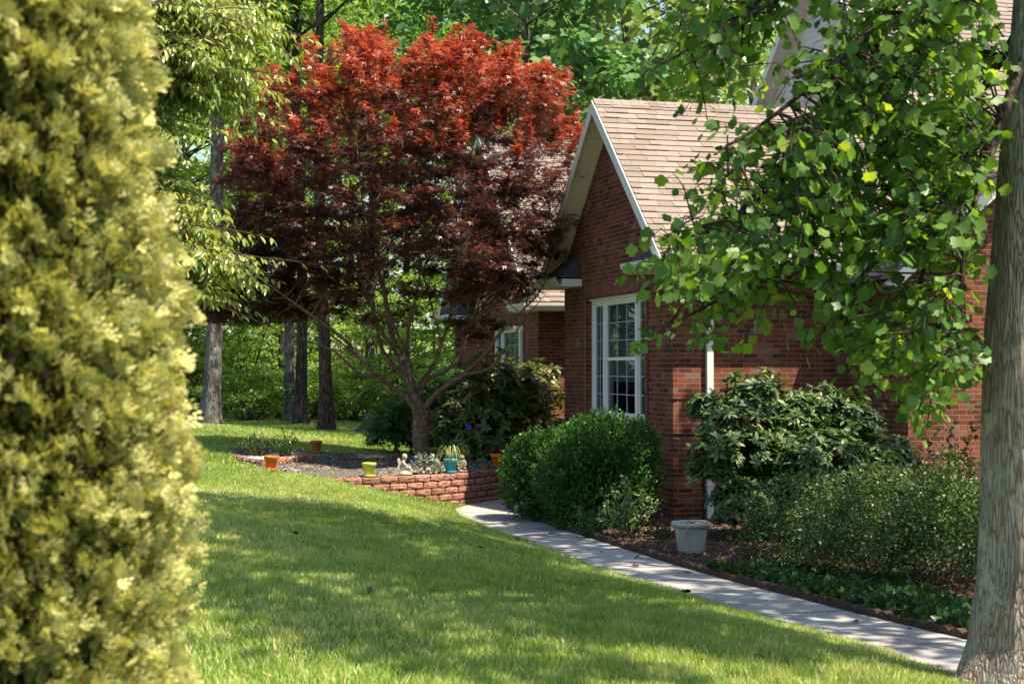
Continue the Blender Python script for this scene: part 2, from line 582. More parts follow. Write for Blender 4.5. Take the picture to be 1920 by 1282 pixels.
M['lf_holly'] = leaf_mat('glossy_pale_leaves', [(0, (.07, .13, .035)), (.6, (.15, .22, .06)), (1, (.33, .36, .13))], .25, .18, (1.4, 1.4, .5), spec=.9)
M['lf_cover'] = leaf_mat('hosta_leaves', [(0, (.018, .05, .012)), (.6, (.035, .095, .02)), (1, (.07, .15, .03))], .3, .4, (1.4, 1.4, .5))
M['lf_silver'] = leaf_mat('silver_succulent_leaves', [(0, (.16, .20, .17)), (1, (.34, .38, .33))], .08, .6)
M['lf_grass'] = leaf_mat('grass_blades', [(0, (.105, .225, .03)), (.5, (.235, .365, .055)), (.85, (.55, .58, .20)), (1, (.84, .76, .45))], .38, .38, (1.3, 1.25, .5), spec=.5)
M['lf_spider'] = leaf_mat('arching_blades', [(0, (.10, .2, .04)), (.5, (.3, .4, .12)), (1, (.6, .62, .35))], .3, .4)

# ground materials
M['soil'] = noisy_mat('lawn_soil', [(.3, (.035, .055, .015)), (.7, (.075, .10, .03))], scale=3, rough=.95, bs=.5, bd=.02, bscale=30, spec=.1)
M['woods_floor'] = noisy_mat('leaf_litter', [(.3, (.06, .055, .03)), (.6, (.10, .13, .04)), (.8, (.15, .12, .07))], scale=2.5, rough=1, bs=.5, bd=.03, spec=.1)
M['mulch'] = noisy_mat('bark_mulch', [(.3, (.035, .022, .016)), (.5, (.085, .052, .038)), (.75, (.17, .11, .08))], scale=28, rough=.95, bs=1, bd=.03, bscale=40, spec=.1)
M['chip'] = noisy_mat('mulch_chips', [(.3, (.10, .06, .04)), (.7, (.24, .16, .115))], scale=12, rough=.9, bs=0, tintmix=.7, spec=.2)
M['gravel_bed'] = noisy_mat('gravel_ground', [(.3, (.08, .07, .062)), (.7, (.2, .18, .16))], scale=40, rough=.95, bs=1, bd=.02, spec=.1)
M['pebble'] = noisy_mat('grey_pebbles', [(.3, (.11, .092, .08)), (.7, (.26, .225, .195))], scale=10, rough=.85, bs=0, tintmix=.75, spec=.25)
M['pebble_white'] = noisy_mat('white_pebbles', [(.3, (.42, .40, .38)), (.7, (.62, .6, .57))], scale=10, rough=.8, bs=0, tintmix=.3)
M['block'] = noisy_mat('split_face_block', [(.25, (.19, .09, .065)), (.5, (.38, .19, .14)), (.75, (.54, .31, .24))], scale=22, rough=.95, bs=1, bd=.025, detail=8, spec=.1, tintmix=.3, bscale=45)
M['edging'] = noisy_mat('edging_concrete', [(.3, (.055, .034, .026)), (.7, (.12, .078, .06))], scale=15, rough=.95, bs=.8, bd=.01, spec=.1, tintmix=.3)


def concrete():
    m, nt, b = nodes('pale_concrete')
    v = objvec(nt)
    n = noise(nt, 2.2, 6, .7, v); n2 = noise(nt, 120, 3, .6, v)
    r = ramp(nt, [(.3, (.23, .215, .205)), (.5, (.32, .307, .30)), (.7, (.37, .357, .35))])
    nt.links.new(n.outputs['Fac'], r.inputs[0])
    r2 = ramp(nt, [(.3, (.82, .82, .82)), (.6, (1.05, 1.05, 1.05))])
    nt.links.new(n2.outputs['Fac'], r2.inputs[0])
    c = mix(nt, r.outputs[0], r2.outputs[0], 1.0, 'MULTIPLY')
    nt.links.new(c, b.inputs['Base Color'])
    b.inputs['Roughness'].default_value = .9; b.inputs['Specular IOR Level'].default_value = .2
    bump(nt, b, n2.outputs['Fac'], .3, .003)
    return m

M['concrete'] = concrete()
M['concrete_dark'] = plain('expansion_joint', (.16, .15, .14), .95)

# ------------------------------------------------------------------ terrain and path
_ye = np.array([-40, 6.0, 11.4, 12.9, 13.67, 14.7, 16, 17.8, 18.85, 20.4, 22, 23.2, 24.5, 26, 28, 30, 200])
_xr = np.array([20.6, 5.1, 3.3, 2.73, 2.485, 2.12, 1.713, 1.244, .964, .53, .2, .12, .25, .5, .85, 1.1, 1.1])
_xl = np.array([19.6, 4.2, 2.42, 1.86, 1.61, 1.25, .84, .37, .09, -.36, -.72, -.86, -.52, -.12, .02, .1, .1])


def xr(y): return np.interp(y, _ye, _xr)
def xl(y): return np.interp(y, _ye, _xl)
def zp(y): return np.interp(y, [-40, 0, 11, 15, 23, 40, 60], [-1.9, -1.98, -2.0, -2.05, -2.12, -2.12, -2.1])


def zg(x, y):
    x = np.asarray(x, dtype=float); y = np.asarray(y, dtype=float)
    s = np.clip(xl(y) - .02 - x, 0, 60)
    A = np.interp(y, [-20, 0, 12, 23, 30, 38, 60], [.4, .45, .62, .98, .9, .80, .9])
    z = zp(y) + A * (1 - np.exp(-s / 3.0))
    z = z + .02 * np.sin(x * 1.3 + .5 * y) * np.clip(s, 0, 1) + .012 * np.sin(2.1 * y - x) * np.clip(s, 0, 1)
    return z


def spaced(lo, a, b_, hi, step):
    mid = np.arange(a, b_ + 1e-6, step)
    k = np.array([.8, 2, 4, 8, 16, 35, 70, 140, 280, 560])
    left = a - k[::-1]; left = left[left > lo - 1]
    right = b_ + k; right = right[right < hi + 1]
    return np.concatenate((left, mid, right))

gx = spaced(-600, -12, 12, 600, .3)
gy = spaced(-300, 2, 50, 900, .3)
GX, GY = np.meshgrid(gx, gy)
GZ = zg(GX, GY)
nx, ny = len(gx), len(gy)
V = np.stack([GX, GY, GZ], axis=2).reshape(-1, 3)
idx = np.arange(nx * ny).reshape(ny, nx)
Q = np.stack([idx[:-1, :-1], idx[:-1, 1:], idx[1:, 1:], idx[1:, :-1]], axis=2).reshape(-1, 4)
me = bpy.data.meshes.new('ground')
me.vertices.add(len(V)); me.vertices.foreach_set('co', V.astype(np.float32).ravel())
me.loops.add(Q.size); me.loops.foreach_set('vertex_index', Q.astype(np.int32).ravel())
me.polygons.add(len(Q)); me.polygons.foreach_set('loop_start', (np.arange(len(Q)) * 4).astype(np.int32)); me.polygons.foreach_set('loop_total', np.full(len(Q), 4, dtype=np.int32))
cy = V[Q].mean(axis=1)
mi = ((cy[:, 1] > 41.5 + .8 * np.sin(cy[:, 0])) | (np.abs(cy[:, 0]) > 60)).astype(np.int32)
me.polygons.foreach_set('material_index', mi)
me.update(calc_edges=True)
g = link_mesh('ground', me, [M['soil'], M['woods_floor']], smooth=True)
tag(g, kind='structure')

# walkway: slabs with joints
pw = MB()
ys = list(np.arange(-4, 29.01, .3))
top = .035
joints = []
for i in range(len(ys) - 1):
    y0, y1 = ys[i], ys[i + 1]
    P = [(xl(y0), y0), (xr(y0), y0), (xr(y1), y1), (xl(y1), y1)]
    T = [Vector((a, b_, zp(b_) + top)) for a, b_ in P]
    B = [Vector((a, b_, zp(b_) - .12)) for a, b_ in P]
    pw.face(T); pw.face([B[0], T[0], T[3], B[3]]); pw.face([T[1], B[1], B[2], T[2]])
path = pw.build('path', M['concrete'])
tag(path, kind='structure')
jm = MB()
for y in (6.5, 8.0, 9.5, 11.2, 12.75, 14.3, 15.9, 17.6, 19.3, 21.0, 22.7, 24.4, 26.0):
    a = Vector((xl(y), y - .12, zp(y) + top + .003)); c = Vector((xr(y), y + .12, zp(y) + top + .003))
    a.x = float(xl(y - .12)); c.x = float(xr(y + .12))
    w = Vector((0, .011, 0))
    jm.face([a - w, c - w, c + w, a + w])
tag(jm.build('path_joints', M['concrete_dark']), kind='structure')

# mulch bed sheet, from the walkway to the house
C0 = Vector((2.19, 21.2, 0)); RZ = math.atan2(.253, .967)
UX = Vector((cos(RZ), sin(RZ), 0)); VX = Vector((-sin(RZ), cos(RZ), 0))
def H(u, v, z): return C0 + UX * u + VX * v + Vector((0, 0, z))

mb = MB()
ys = list(np.arange(8, 29.01, .5))
for i in range(len(ys) - 1):
    for j in range(24):
        q = []
        for (yy, jj) in ((ys[i], j), (ys[i], j + 1), (ys[i + 1], j + 1), (ys[i + 1], j)):
            x0 = float(xr(yy)) + .02; x = x0 + (12 - x0) * (jj / 24) ** 1.6
            q.append((x, yy, float(zp(yy)) + .02 + .04 * min(1, (x - x0) * 3) + .015 * sin(5 * x + 3 * yy) * min(1, (x - x0) * 2)))
        mb.face(q)
tag(mb.build('mulch_ground', M['mulch'], smooth=True), kind='structure')

# ------------------------------------------------------------------ house
house = empty('brick_house', C0, RZ)
tag(house, 'red brick house with steep gables, white trim and tan shingled roofs beside the walkway', 'house')
ZB = -2.5


def brick_rect(mb, axis, c, a0, a1, z0, z1, flip=False, mat=0, sold=False):
    """vertical quad; axis 'v': plane u=c spanning v a0..a1; axis 'u': plane v=c spanning u"""
    if axis == 'v':
        P = [(c, a0, z0), (c, a1, z0), (c, a1, z1), (c, a0, z1)]
        if not flip: P = P[::-1]
        uv = [(p[1] + .05, p[2]) for p in P]
    else:
        P = [(a0, c, z0), (a1, c, z0), (a1, c, z1), (a0, c, z1)]
        if flip: P = P[::-1]
        uv = [(p[0] + .155, p[2]) for p in P]
    if sold: uv = [(p[2] - 1.10, p[1] if axis == 'v' else p[0]) for p in P]
    mb.face(P, uv, mat=mat)


def brick_poly(mb, axis, c, pts, flip=False):
    if axis == 'v': P = [(c, a, z) for a, z in pts]; uv = [(a + .05, z) for a, z in pts]
    else: P = [(a, c, z) for a, z in pts]; uv = [(a + .155, z) for a, z in pts]
    if flip: P = P[::-1]; uv = uv[::-1]
    mb.face(P, uv)


def shingle_slope(mb, p_eave0, p_eave1, up, n_courses, L, seed=1, exp=.143, thick=.009, tmul=1.0):
    """p_eave0->p_eave1 eave line; up: unit vector up the slope"""
    r = random.Random(seed)
    e0 = Vector(p_eave0); e1 = Vector(p_eave1)
    ax = (e1 - e0); W_ = ax.length; ax.normalize()
    up = Vector(up).normalized()
    nrm = ax.cross(up).normalized()
    if nrm.z < 0: nrm = -nrm
    for k in range(n_courses):
        s0 = k * exp; s1 = min((k + 1) * exp + .02, L)
        if s0 >= L: break
        x = -r.uniform(0, .3)
        while x < W_:
            w = r.choice((.16, .22, .3, .3, .36))
            a = max(0, x); b_ = min(W_, x + w - .004)
            x += w
            if b_ - a < .01: continue
            lift = thick * r.choice((1, 1, 1.9))
            dz = r.uniform(-.004, .004)
            A = e0 + ax * a + up * (s0 + dz); B = e0 + ax * b_ + up * (s0 + dz)
            C_ = e0 + ax * b_ + up * s1; D = e0 + ax * a + up * s1
            t = r.random() * tmul
            n1 = nrm * (lift + .006); n0 = nrm * .001
            mb.face([A + n1, B + n1, C_ + n0, D + n0], None, t)
            mb.face([A - nrm * .004, B - nrm * .004, B + n1, A + n1], None, t)
            mb.face([A - nrm * .004, A + n1, D + n0], None, t); mb.face([B + n1, B - nrm * .004, C_ + n0], None, t)


# ---- wing one (gable front towards the left)
GW, ER, RR = 5.13, 1.49, 4.05      # gable width, eave height, ridge height
HC = GW / 2
SL = (RR - ER) / (HC + .42)
wv0, wv1, wz0, wz1 = 1.18, 3.95, -.776, 1.10
w = MB()
brick_rect(w, 'v', 0, 0, wv0, ZB, wz1); brick_rect(w, 'v', 0, wv1, GW, ZB, wz1)
brick_rect(w, 'v', 0, wv0, wv1, ZB, wz0)
ztw = ER + SL * .42 - .12      # wall top at the edge under the soffit
def ztop(v): return RR - .14 - SL * abs(v - HC)
brick_poly(w, 'v', 0, [(0, wz1), (0, ztop(0)), (HC, ztop(HC)), (GW, ztop(GW)), (GW, wz1)])
# reveals
D_ = .10
brick_rect(w, 'u', wv0, 0, D_, wz0, wz1, flip=True); brick_rect(w, 'u', wv1, 0, D_, wz0, wz1)
w.face([(0, wv0, wz1), (D_, wv0, wz1), (D_, wv1, wz1), (0, wv1, wz1)], [(0, 0), (.1, 0), (.1, 2.8), (0, 2.8)])
w.face([(0, wv0, wz0), (0, wv1, wz0), (D_, wv1, wz0), (D_, wv0, wz0)], [(0, 0), (0, 2.8), (.1, 2.8), (.1, 0)])
brick_rect(w, 'u', 0, 0, 6.0, ZB, ztop(0))
brick_rect(w, 'u', GW, 0, 6.0, ZB, ztop(0), flip=True)
# quoins with a recessed course between them
pr = .014
def quoins(mb, vedge, sgn, u_face=0.0, both=False, udir=1, vcorner=None):
    z = -2.31; k = 0
    while z < 1.25:
        z1 = min(z + 6 * .0677, 1.30)
        wd = .53 if k % 2 else .42
        a0, a1 = (vedge, vedge + sgn * wd) if sgn > 0 else (vedge + sgn * wd, vedge)
        # slab on the gable face
        x0 = u_face - pr
        mb.face([(x0, a1, z), (x0, a0, z), (x0, a0, z1), (x0, a1, z1)], [(a1 + .05, z), (a0 + .05, z), (a0 + .05, z1), (a1 + .05, z1)])
        for zz, fl in ((z, 1), (z1, 0)):
            P = [(x0, a0, zz), (x0, a1, zz), (u_face, a1, zz), (u_face, a0, zz)]
            mb.face(P if fl else P[::-1], [(p[1], 0) for p in P])
        e = a1 if sgn > 0 else a0
        P = [(x0, e, z), (u_face, e, z), (u_face, e, z1), (x0, e, z1)]
        mb.face(P if sgn > 0 else P[::-1], [(p[0], p[2]) for p in P])
        if both:
            y0 = vedge - pr
            ww = .42 if k % 2 else .53
            mb.face([(u_face - pr, y0, z), (u_face + ww, y0, z), (u_face + ww, y0, z1), (u_face - pr, y0, z1)], [(u_face - pr + .155, z), (u_face + ww + .155, z), (u_face + ww + .155, z1), (u_face - pr + .155, z1)])
            P = [(u_face + ww, y0, z), (u_face + ww, vedge, z), (u_face + ww, vedge, z1), (u_face + ww, y0, z1)]
            mb.face(P, [(p[1], p[2]) for p in P])
            P = [(u_face - pr, y0, z1), (u_face + ww, y0, z1), (u_face + ww, vedge, z1), (u_face - pr, vedge, z1)]
            mb.face(P, [(p[0], 0) for p in P])
            P = [(u_face - pr, vedge, z), (u_face + ww, vedge, z), (u_face + ww, y0, z), (u_face - pr, y0, z)]
            mb.face(P, [(p[0], 0) for p in P])
            P = [(u_face - pr, y0, z), (u_face - pr, y0, z1), (u_face - pr, vedge, z1), (u_face - pr, vedge, z)]
            mb.face(P, [(p[1], p[2]) for p in P])
        z = z1 + .0677; k += 1
quoins(w, 0, 1, 0, True)
quoins(w, GW, -1, 0)
w.build('wall', M['brick'], house)
# window surround
def surround(par, u, v0, v1, z0, z1):
    s = MB()
    x0 = u - .018
    for a, b_ in ((v0 - .17, v0 - .045), (v1 + .045, v1 + .17)):
        s.box(x0, u - .0005, a, b_, z0 - .1, z1 + .21)
    s.box(x0, u - .0005, v0 - .042, v1 + .042, z1 + .003, z1 + .21)
    for f in range(len(s.f)): pass
    # run the courses upright over the opening
    n = len(s.uv)
    s.uv = [(p[2] - 1.10, p[1]) for fa in s.f for p in (s.v[i] for i in fa)]
    return s.build('window_surround', M['brick_soldier'], par)
surround(house, 0, wv0, wv1, wz0, wz1)


def tri_window(par, u, v0, v1, z0, z1, name='window'):
    """frame with a wide sash between two narrow ones; faces -u; set back at u"""
    win = empty(name, (0, 0, 0), 0, par)
    fr = MB()
    W_ = v1 - v0
    cw = .07      # casing
    d0, d1 = u - .012, u + .07
    # casing
    fr.box(d0, d1, v0 + .004, v0 + cw, z0 + .004, z1 - .004)
    fr.box(d0, d1, v1 - cw, v1 - .004, z0 + .004, z1 - .004)
    fr.box(d0 + .002, d1, v0 + cw, v1 - cw, z1 - cw - .02, z1 - .004)
    fr.box(d0 - .03, d1, v0 + cw, v1 - cw, z0 + .004, z0 + .05)
    m0 = v0 + W_ * .225; m1 = v0 + W_ * .775
    for c in (m0, m1): fr.box(d0 + .001, d1, c - .048, c + .048, z0 + .05, z1 - cw - .02)
    bays = ((v0 + cw, m0 - .048, 2, 6, False), (m0 + .048, m1 - .048, 3, 6, True), (m1 + .048, v1 - cw, 2, 6, False))
    zt, zb = z1 - cw - .02, z0 + .05
    fr.build('frame', M['frame'], win)
    sash = MB(); mun = MB(); gl = MB(); bl = MB()
    for a, b_, nc, nr, dh in bays:
        sf = .036; x0, x1 = u + .015, u + .05
        sash.box(x0, x1, a + .001, a + sf, zb + .001, zt - .001); sash.box(x0, x1, b_ - sf, b_ - .001, zb + .001, zt - .001)
        sash.box(x0 + .001, x1, a + sf, b_ - sf, zt - sf, zt - .001); sash.box(x0 + .001, x1, a + sf, b_ - sf, zb + .001, zb + sf + .015)
        if dh: sash.box(x0 - .004, x1, a + sf, b_ - sf, (zt + zb) / 2 - .025, (zt + zb) / 2 + .025)
        ga, gb, gt, gbt = a + sf, b_ - sf, zt - sf, zb + sf + .015
        for k in range(1, nc):
            c = ga + (gb - ga) * k / nc; mun.box(u + .026, u + .036, c - .0048, c + .0048, gbt, gt)
        for k in range(1, nr):
            if dh and k == nr // 2: continue
            c = gbt + (gt - gbt) * k / nr; mun.box(u + .027, u + .035, ga, gb, c - .0048, c + .0048)
        gl.face([(u + .040, gb, gbt), (u + .040, ga, gbt), (u + .040, ga, gt), (u + .040, gb, gt)])
        # blinds behind the upper part
        zz = gt
        low = gt - (gt - gbt) * (.72 if dh else .5)
        while zz > low:
            bl.box(u + .10, u + .118, ga, gb, zz - .017, zz - .004)
            zz -= .027
    sash.build('sash', M['frame'], win); mun.build('muntin', M['muntin'], win)
    gl.build('pane', M['glass'], win); bl.build('blind', M['blind'], win)
    cu = MB(); cu2 = MB()
    for k in range(24):
        a = v0 + .05 + k * (W_ - .1) / 24; ua = u + .19 + .025 * (k % 2)
        if 0.14 < k / 24 < 0.80: continue
        (cu if k < 12 else cu2).face([(ua, a + (W_ - .1) / 24, z0), (ua, a, z0), (ua, a, z1), (ua, a + (W_ - .1) / 24, z1)])
    cu.build('curtain', M['curtain'], win); cu2.build('curtain', M['curtain'], win)
    rm = MB()
    rm.box(u + .075, u + 1.2, v0, v1, z0, z1)
    rm.f = rm.f[:5]; rm.uv = rm.uv[:20]; rm.t = rm.t[:20]; rm.m = rm.m[:5]
    rm.build('room_recess', M['dark_room'], win)
    return win
tri_window(house, D_, wv0, wv1, wz0, wz1)
# drip cap over the window
dc = MB(); dc.box(D_ - .055, D_ - .013, wv0 + .003, wv1 - .003, wz1 - .035, wz1 - .004); dc.build('window_head', M['trim'], house)

upf = Vector((0, 1, SL)).normalized(); upb = Vector((0, -1, SL)).normalized()
slen = math.hypot(HC + .42, RR - ER)
rf = MB()
OV = .33
shingle_slope(rf, (-OV, -.42, ER), (5.4, -.42, ER), (0, 1, SL), 40, slen, 3)
shingle_slope(rf, (-OV, GW + .42, ER), (5.4, GW + .42, ER), (0, -1, SL), 40, slen, 4)
# roof deck under the shingles, ridge cap
th = .05
for sg, v_e in ((1, -.42), (-1, GW + .42)):
    rf.hexa([(-OV, v_e, ER - th), (5.4, v_e, ER - th), (5.4, HC, RR - th), (-OV, HC, RR - th),
             (-OV, v_e, ER - .004), (5.4, v_e, ER - .004), (5.4, HC, RR - .004), (-OV, HC, RR - .004)], .3)
x = -OV
while x < 5.3:
    t = random.random()
    for sg in (1, -1):
        rf.face([(x, HC, RR + .028), (x + .15, HC, RR + .022), (x + .15, HC + sg * .12, RR + .022 - .12 * SL), (x, HC + sg * .12, RR + .028 - .12 * SL)][::sg], None, t)
    x += .145
rf.build('roof', M['shingle'], house)


def rake(par, u0, zoff, vA, zA, vB, zB, h=.19, t=.022, mat='trim', name='rake_board'):
    """fascia board on the slope line, at plane u0 (front face at u0-t)"""
    r = MB()
    r.hexa([(u0 - t, vA, zA - h), (u0, vA, zA - h), (u0, vB, zB - h), (u0 - t, vB, zB - h),
            (u0 - t, vA, zA), (u0, vA, zA), (u0, vB, zB), (u0 - t, vB, zB)])
    return r.build(name, M[mat], par)


def soffit_panel(par, u0, u1, vA, zA, vB, zB, n=34, drop=.0):
    s = MB()
    for k in range(n):
        f0, f1 = k / n, (k + 1) / n
        a = (vA + (vB - vA) * f0, zA + (zB - zA) * f0); b_ = (vA + (vB - vA) * (f1 - .08 / n * 3), zA + (zB - zA) * (f1 - .08 / n * 3))
        s.hexa([(u0, a[0], a[1] - .012), (u1, a[0], a[1] - .012), (u1, b_[0], b_[1] - .012), (u0, b_[0], b_[1] - .012),
                (u0, a[0], a[1]), (u1, a[0], a[1]), (u1, b_[0], b_[1]), (u0, b_[0], b_[1])])
    s.hexa([(u0, vA, zA + .004), (u1, vA, zA + .004), (u1, vB, zB + .004), (u0, vB, zB + .004),
            (u0, vA, zA + .012), (u1, vA, zA + .012), (u1, vB, zB + .012), (u0, vB, zB + .012)], .5)
    return s.build('soffit', M[par[1]] if isinstance(par, tuple) else M['soffit'], par[0] if isinstance(par, tuple) else par)

for sg, ve in ((1, -.42), (-1, GW + .42)):
    rake(house, -OV, 0, ve, ER - .006, HC, RR - .006, h=.2)
    soffit_panel(house, -OV + .001, -.001, ve + sg * .1, ER - .135 + .1 * SL, HC, RR - .135)


def gutter(par, axis, c, a0, a1, zt, sgn=-1, h=.125, dpt=.12):
    """K-style gutter along axis ('u' or 'v') hung on fascia plane c, opening outwards in sgn"""
    g_ = MB()
    prof = [(0, -h), (.55, -h), (.62, -h * .8), (.95, -h * .42), (1.0, -.012), (1.0, 0), (.93, 0), (.93, -.02), (.88, -h * .4), (.55, -h * .78), (.5, -h * .93), (0.03, -h * .93)]
    P = [[], []]
    for e, a in ((0, a0), (1, a1)):
        for o, z in prof:
            q = c + sgn * o * dpt
            P[e].append((a, q, zt + z) if axis == 'u' else (q, a, zt + z))
    n = len(prof)
    for i in range(n):
        j = (i + 1) % n
        g_.face([P[0][i], P[0][j], P[1][j], P[1][i]])
    g_.face(P[0][::-1]); g_.face(P[1])
    return g_.build('gutter', M['gutter'], par)

# front eave: fascia, soffit, gutter; the returns on the gable
def cornice(par, v_e, sg, ulen, zt, ret, end_u=0.0, rr=.42, uplane=0.0):
    """v_e: eave edge; sg +1 means the house lies towards +v"""
    c = MB()
    u0 = uplane - OV + .004
    a, b_ = sorted((v_e, uplane * 0 + v_e + sg * (rr - .002)))
    c.box(u0, uplane + ulen, a, b_, zt - .17, zt - .052)          # boxed eave
    a, b_ = sorted((v_e, v_e + sg * ret))
    c.box(u0, uplane - .002, a + .001, b_ - .001, zt - .171, zt - .051)
    c.build('eave_box', M['trim'], par)
    gutter(par, 'u', v_e, uplane - OV - .11, uplane + ulen, zt - .03, -sg)
    gutter(par, 'v', u0, a - (.10 if sg > 0 else 0), b_ + (.10 if sg < 0 else 0), zt - .03, -1)
    # little dark roof on the return
    h = MB()
    vi = v_e + sg * ret
    top = zt + .30
    A = Vector((u0 - .03, v_e, zt - .04)); B = Vector((u0 - .03, vi, zt - .04)); 
    Ct = Vector((uplane - .003, vi - sg * .30, top)); Dt = Vector((uplane - .003, v_e + sg * .35, top))
    E = Vector((uplane - .003, vi, zt - .04))
    for k in range(4):
        f0 = k / 4; f1 = (k + 1) / 4
        a0 = A.lerp(Dt, f0); b0 = B.lerp(Ct, f0); a1 = A.lerp(Dt, f1 + .03); b1 = B.lerp(Ct, f1 + .03)
        up_ = Vector((-.004, 0, .016))
        n = 5
        for q in range(n):
            t = random.random()
            p0 = a0.lerp(b0, q / n); p1 = a0.lerp(b0, (q + .96) / n); p2 = a1.lerp(b1, (q + .96) / n); p3 = a1.lerp(b1, q / n)
            h.face([p0 + up_, p1 + up_, p2, p3][::-int(sg)] if sg < 0 else [p0 + up_, p3, p2, p1 + up_], None, t)
            h.face([p0 - up_ * .3, p1 - up_ * .3, p1 + up_, p0 + up_], None, t)
        e0 = E.lerp(Ct, f0); e1 = E.lerp(Ct, f1 + .03)
        h.face([b0 + up_, e0 + up_, e1, b1], None, random.random())
    h.face([A, B, E, Vector((uplane - .003, v_e, zt - .04))], None, .3)
    h.build('return_roof', M['shingle_dark'], par)

cornice(house, -.42, 1, 2.4, ER, 1.36)
cornice(house, GW + .42, -1, 2.0, ER, 1.36)

# downspout
dsp = MB()
u_d = .50
dsp.box(u_d - .045, u_d + .045, -.085, -.018, -2.06, 1.10)
dsp.tube([(u_d, -.45, 1.36), (u_d, -.40, 1.26), (u_d, -.08, 1.12), (u_d, -.052, 1.02)], .042, 8)
for z in (.55, -.6, -1.6): dsp.box(u_d - .06, u_d + .06, -.092, -.016, z, z + .03)
dsp.build('downspout', M['gutter'], house)
bt = MB(); bt.tube([(u_d, -.05, -2.04), (u_d, -.06, -2.12), (u_d + .02, -.2, -2.16)], .055, 10); bt.build('drain_boot', plain('black_plastic', (.02, .02, .02), .5), house)

# ---- projecting bay on the right, gable towards the camera
PU, PV = 2.62, -1.62
pz = lambda u: 1.35 + .84 * (min(u, 2 * 5.7 - u) - PU)
w = MB()
brick_poly(w, 'u', PV, [(PU, ZB), (8.8, ZB), (8.8, pz(8.8)), (5.7, pz(5.7)), (PU, pz(PU))])
brick_rect(w, 'v', PU, PV, 0, ZB, pz(PU))
w.build('bay_wall', M['brick'], house)
wt = MB(); wt.box(PU - .022, 8.8, PV - .022, PV - .001, -1.56, -1.49); wt.box(PU - .022, PU - .001, PV, 0, -1.56, -1.49)
wt.box(PU + .35, PU + 1.6, PV - .02, PV - .001, .24, .31)
wt.build('water_table', M['brick'], house)
rf = MB()
ridge_u, s2 = 5.7, .84
el = (PU - .36, 1.35 - .36 * s2 + .15)
rz_ = el[1] + (ridge_u - el[0]) * s2
sl2 = math.hypot(ridge_u - el[0], rz_ - el[1])
shingle_slope(rf, (el[0], PV - .33, el[1]), (el[0], 3.2, el[1]), (1, 0, s2), 40, sl2, 7)
er = 2 * ridge_u - el[0]
shingle_slope(rf, (er, PV - .33, el[1]), (er, 3.2, el[1]), (-1, 0, s2), 40, sl2, 8)
for e_ in (el[0], er):
    rf.hexa([(e_, PV - .33, el[1] - .05), (ridge_u, PV - .33, rz_ - .05), (ridge_u, 3.2, rz_ - .05), (e_, 3.2, el[1] - .05),
             (e_, PV - .33, el[1] - .004), (ridge_u, PV - .33, rz_ - .004), (ridge_u, 3.2, rz_ - .004), (e_, 3.2, el[1] - .004)], .3)
rf.build('bay_roof', M['shingle'], house)
fb = MB()
for e_ in (el[0], er):
    fb.hexa([(e_, PV - .352, el[1] - .2), (ridge_u, PV - .352, rz_ - .2), (ridge_u, PV - .331, rz_ - .2), (e_, PV - .331, el[1] - .2),
             (e_, PV - .352, el[1] - .006), (ridge_u, PV - .352, rz_ - .006), (ridge_u, PV - .331, rz_ - .006), (e_, PV - .331, el[1] - .006)])
    fb.hexa([(e_, PV - .33, el[1] - .14), (ridge_u, PV - .33, rz_ - .14), (ridge_u, PV - .002, rz_ - .14), (e_, PV - .002, el[1] - .14),
             (e_, PV - .33, el[1] - .12), (ridge_u, PV - .33, rz_ - .12), (ridge_u, PV - .002, rz_ - .12), (e_, PV - .002, el[1] - .12)])
fb.build('bay_rake_board', M['trim'], house)

# ---- main body with the tall sided gable
MU = 4.85; MR = 7.35; MC = 5.25; MS = .93
sd_ = MB()
def mzt(v): return MR - .16 - MS * abs(v - MC)
z = 1.0
while z < MR - .2:
    z1 = z + .115
    def vr(zz): return (MR - .16 - zz) / MS
    a0 = MC - vr(z); a1 = MC + vr(z); b0 = MC - max(0, vr(z1)); b1 = MC + max(0, vr(z1))
    sd_.face([(MU - .014, a1, z), (MU - .014, a0, z), (MU, b0, z1), (MU, b1, z1)])
    sd_.face([(MU, a1, z), (MU, a0, z), (MU - .014, a0, z), (MU - .014, a1, z)])
    z = z1
sd_.build('siding', M['siding'], house)
uw = empty('upper_window', (0, 0, 0), 0, house)
f_ = MB()
v0, v1, z0, z1 = 4.0, 5.0, 3.95, 5.05
for bx in ((v0, v0 + .09, z0, z1), (v1 - .09, v1, z0, z1), (v0 + .09, v1 - .09, z1 - .09, z1), (v0 + .09, v1 - .09, z0, z0 + .08), (v0 + .09, v1 - .09, (z0 + z1) / 2 - .03, (z0 + z1) / 2 + .03)):
    f_.box(MU - .05, MU + .02, *bx)
f_.build('frame', M['frame'], uw)
f_ = MB(); f_.face([(MU - .022, v1 - .09, z0 + .08), (MU - .022, v0 + .09, z0 + .08), (MU - .022, v0 + .09, z1 - .09), (MU - .022, v1 - .09, z1 - .09)]); f_.build('pane', M['glass'], uw)
f_ = MB(); f_.box(MU - .0165, MU - .0155, v0 + .08, v1 - .08, z0 + .07, z1 - .08); f_.build('room_recess', M['dark_room'], uw)
rf = MB()
half = 7.0
ez = MR - MS * half
msl = math.hypot(half, MR - ez)
shingle_slope(rf, (MU - .33, MC - half + .9, ez + .9 * MS), (13, MC - half + .9, ez + .9 * MS), (0, 1, MS), 70, msl * (half - .9) / half, 12)
for sg in (-1, 1):
    v_e = MC + sg * half; z_e = ez
    if sg < 0: v_e += .9; z_e += .9 * MS
    rf.hexa([(MU - .33, v_e, z_e - .05), (13, v_e, z_e - .05), (13, MC, MR - .05), (MU - .33, MC, MR - .05),
             (MU - .33, v_e, z_e - .004), (13, v_e, z_e - .004), (13, MC, MR - .004), (MU - .33, MC, MR - .004)], .5)
rf.build('main_roof', M['shingle'], house)
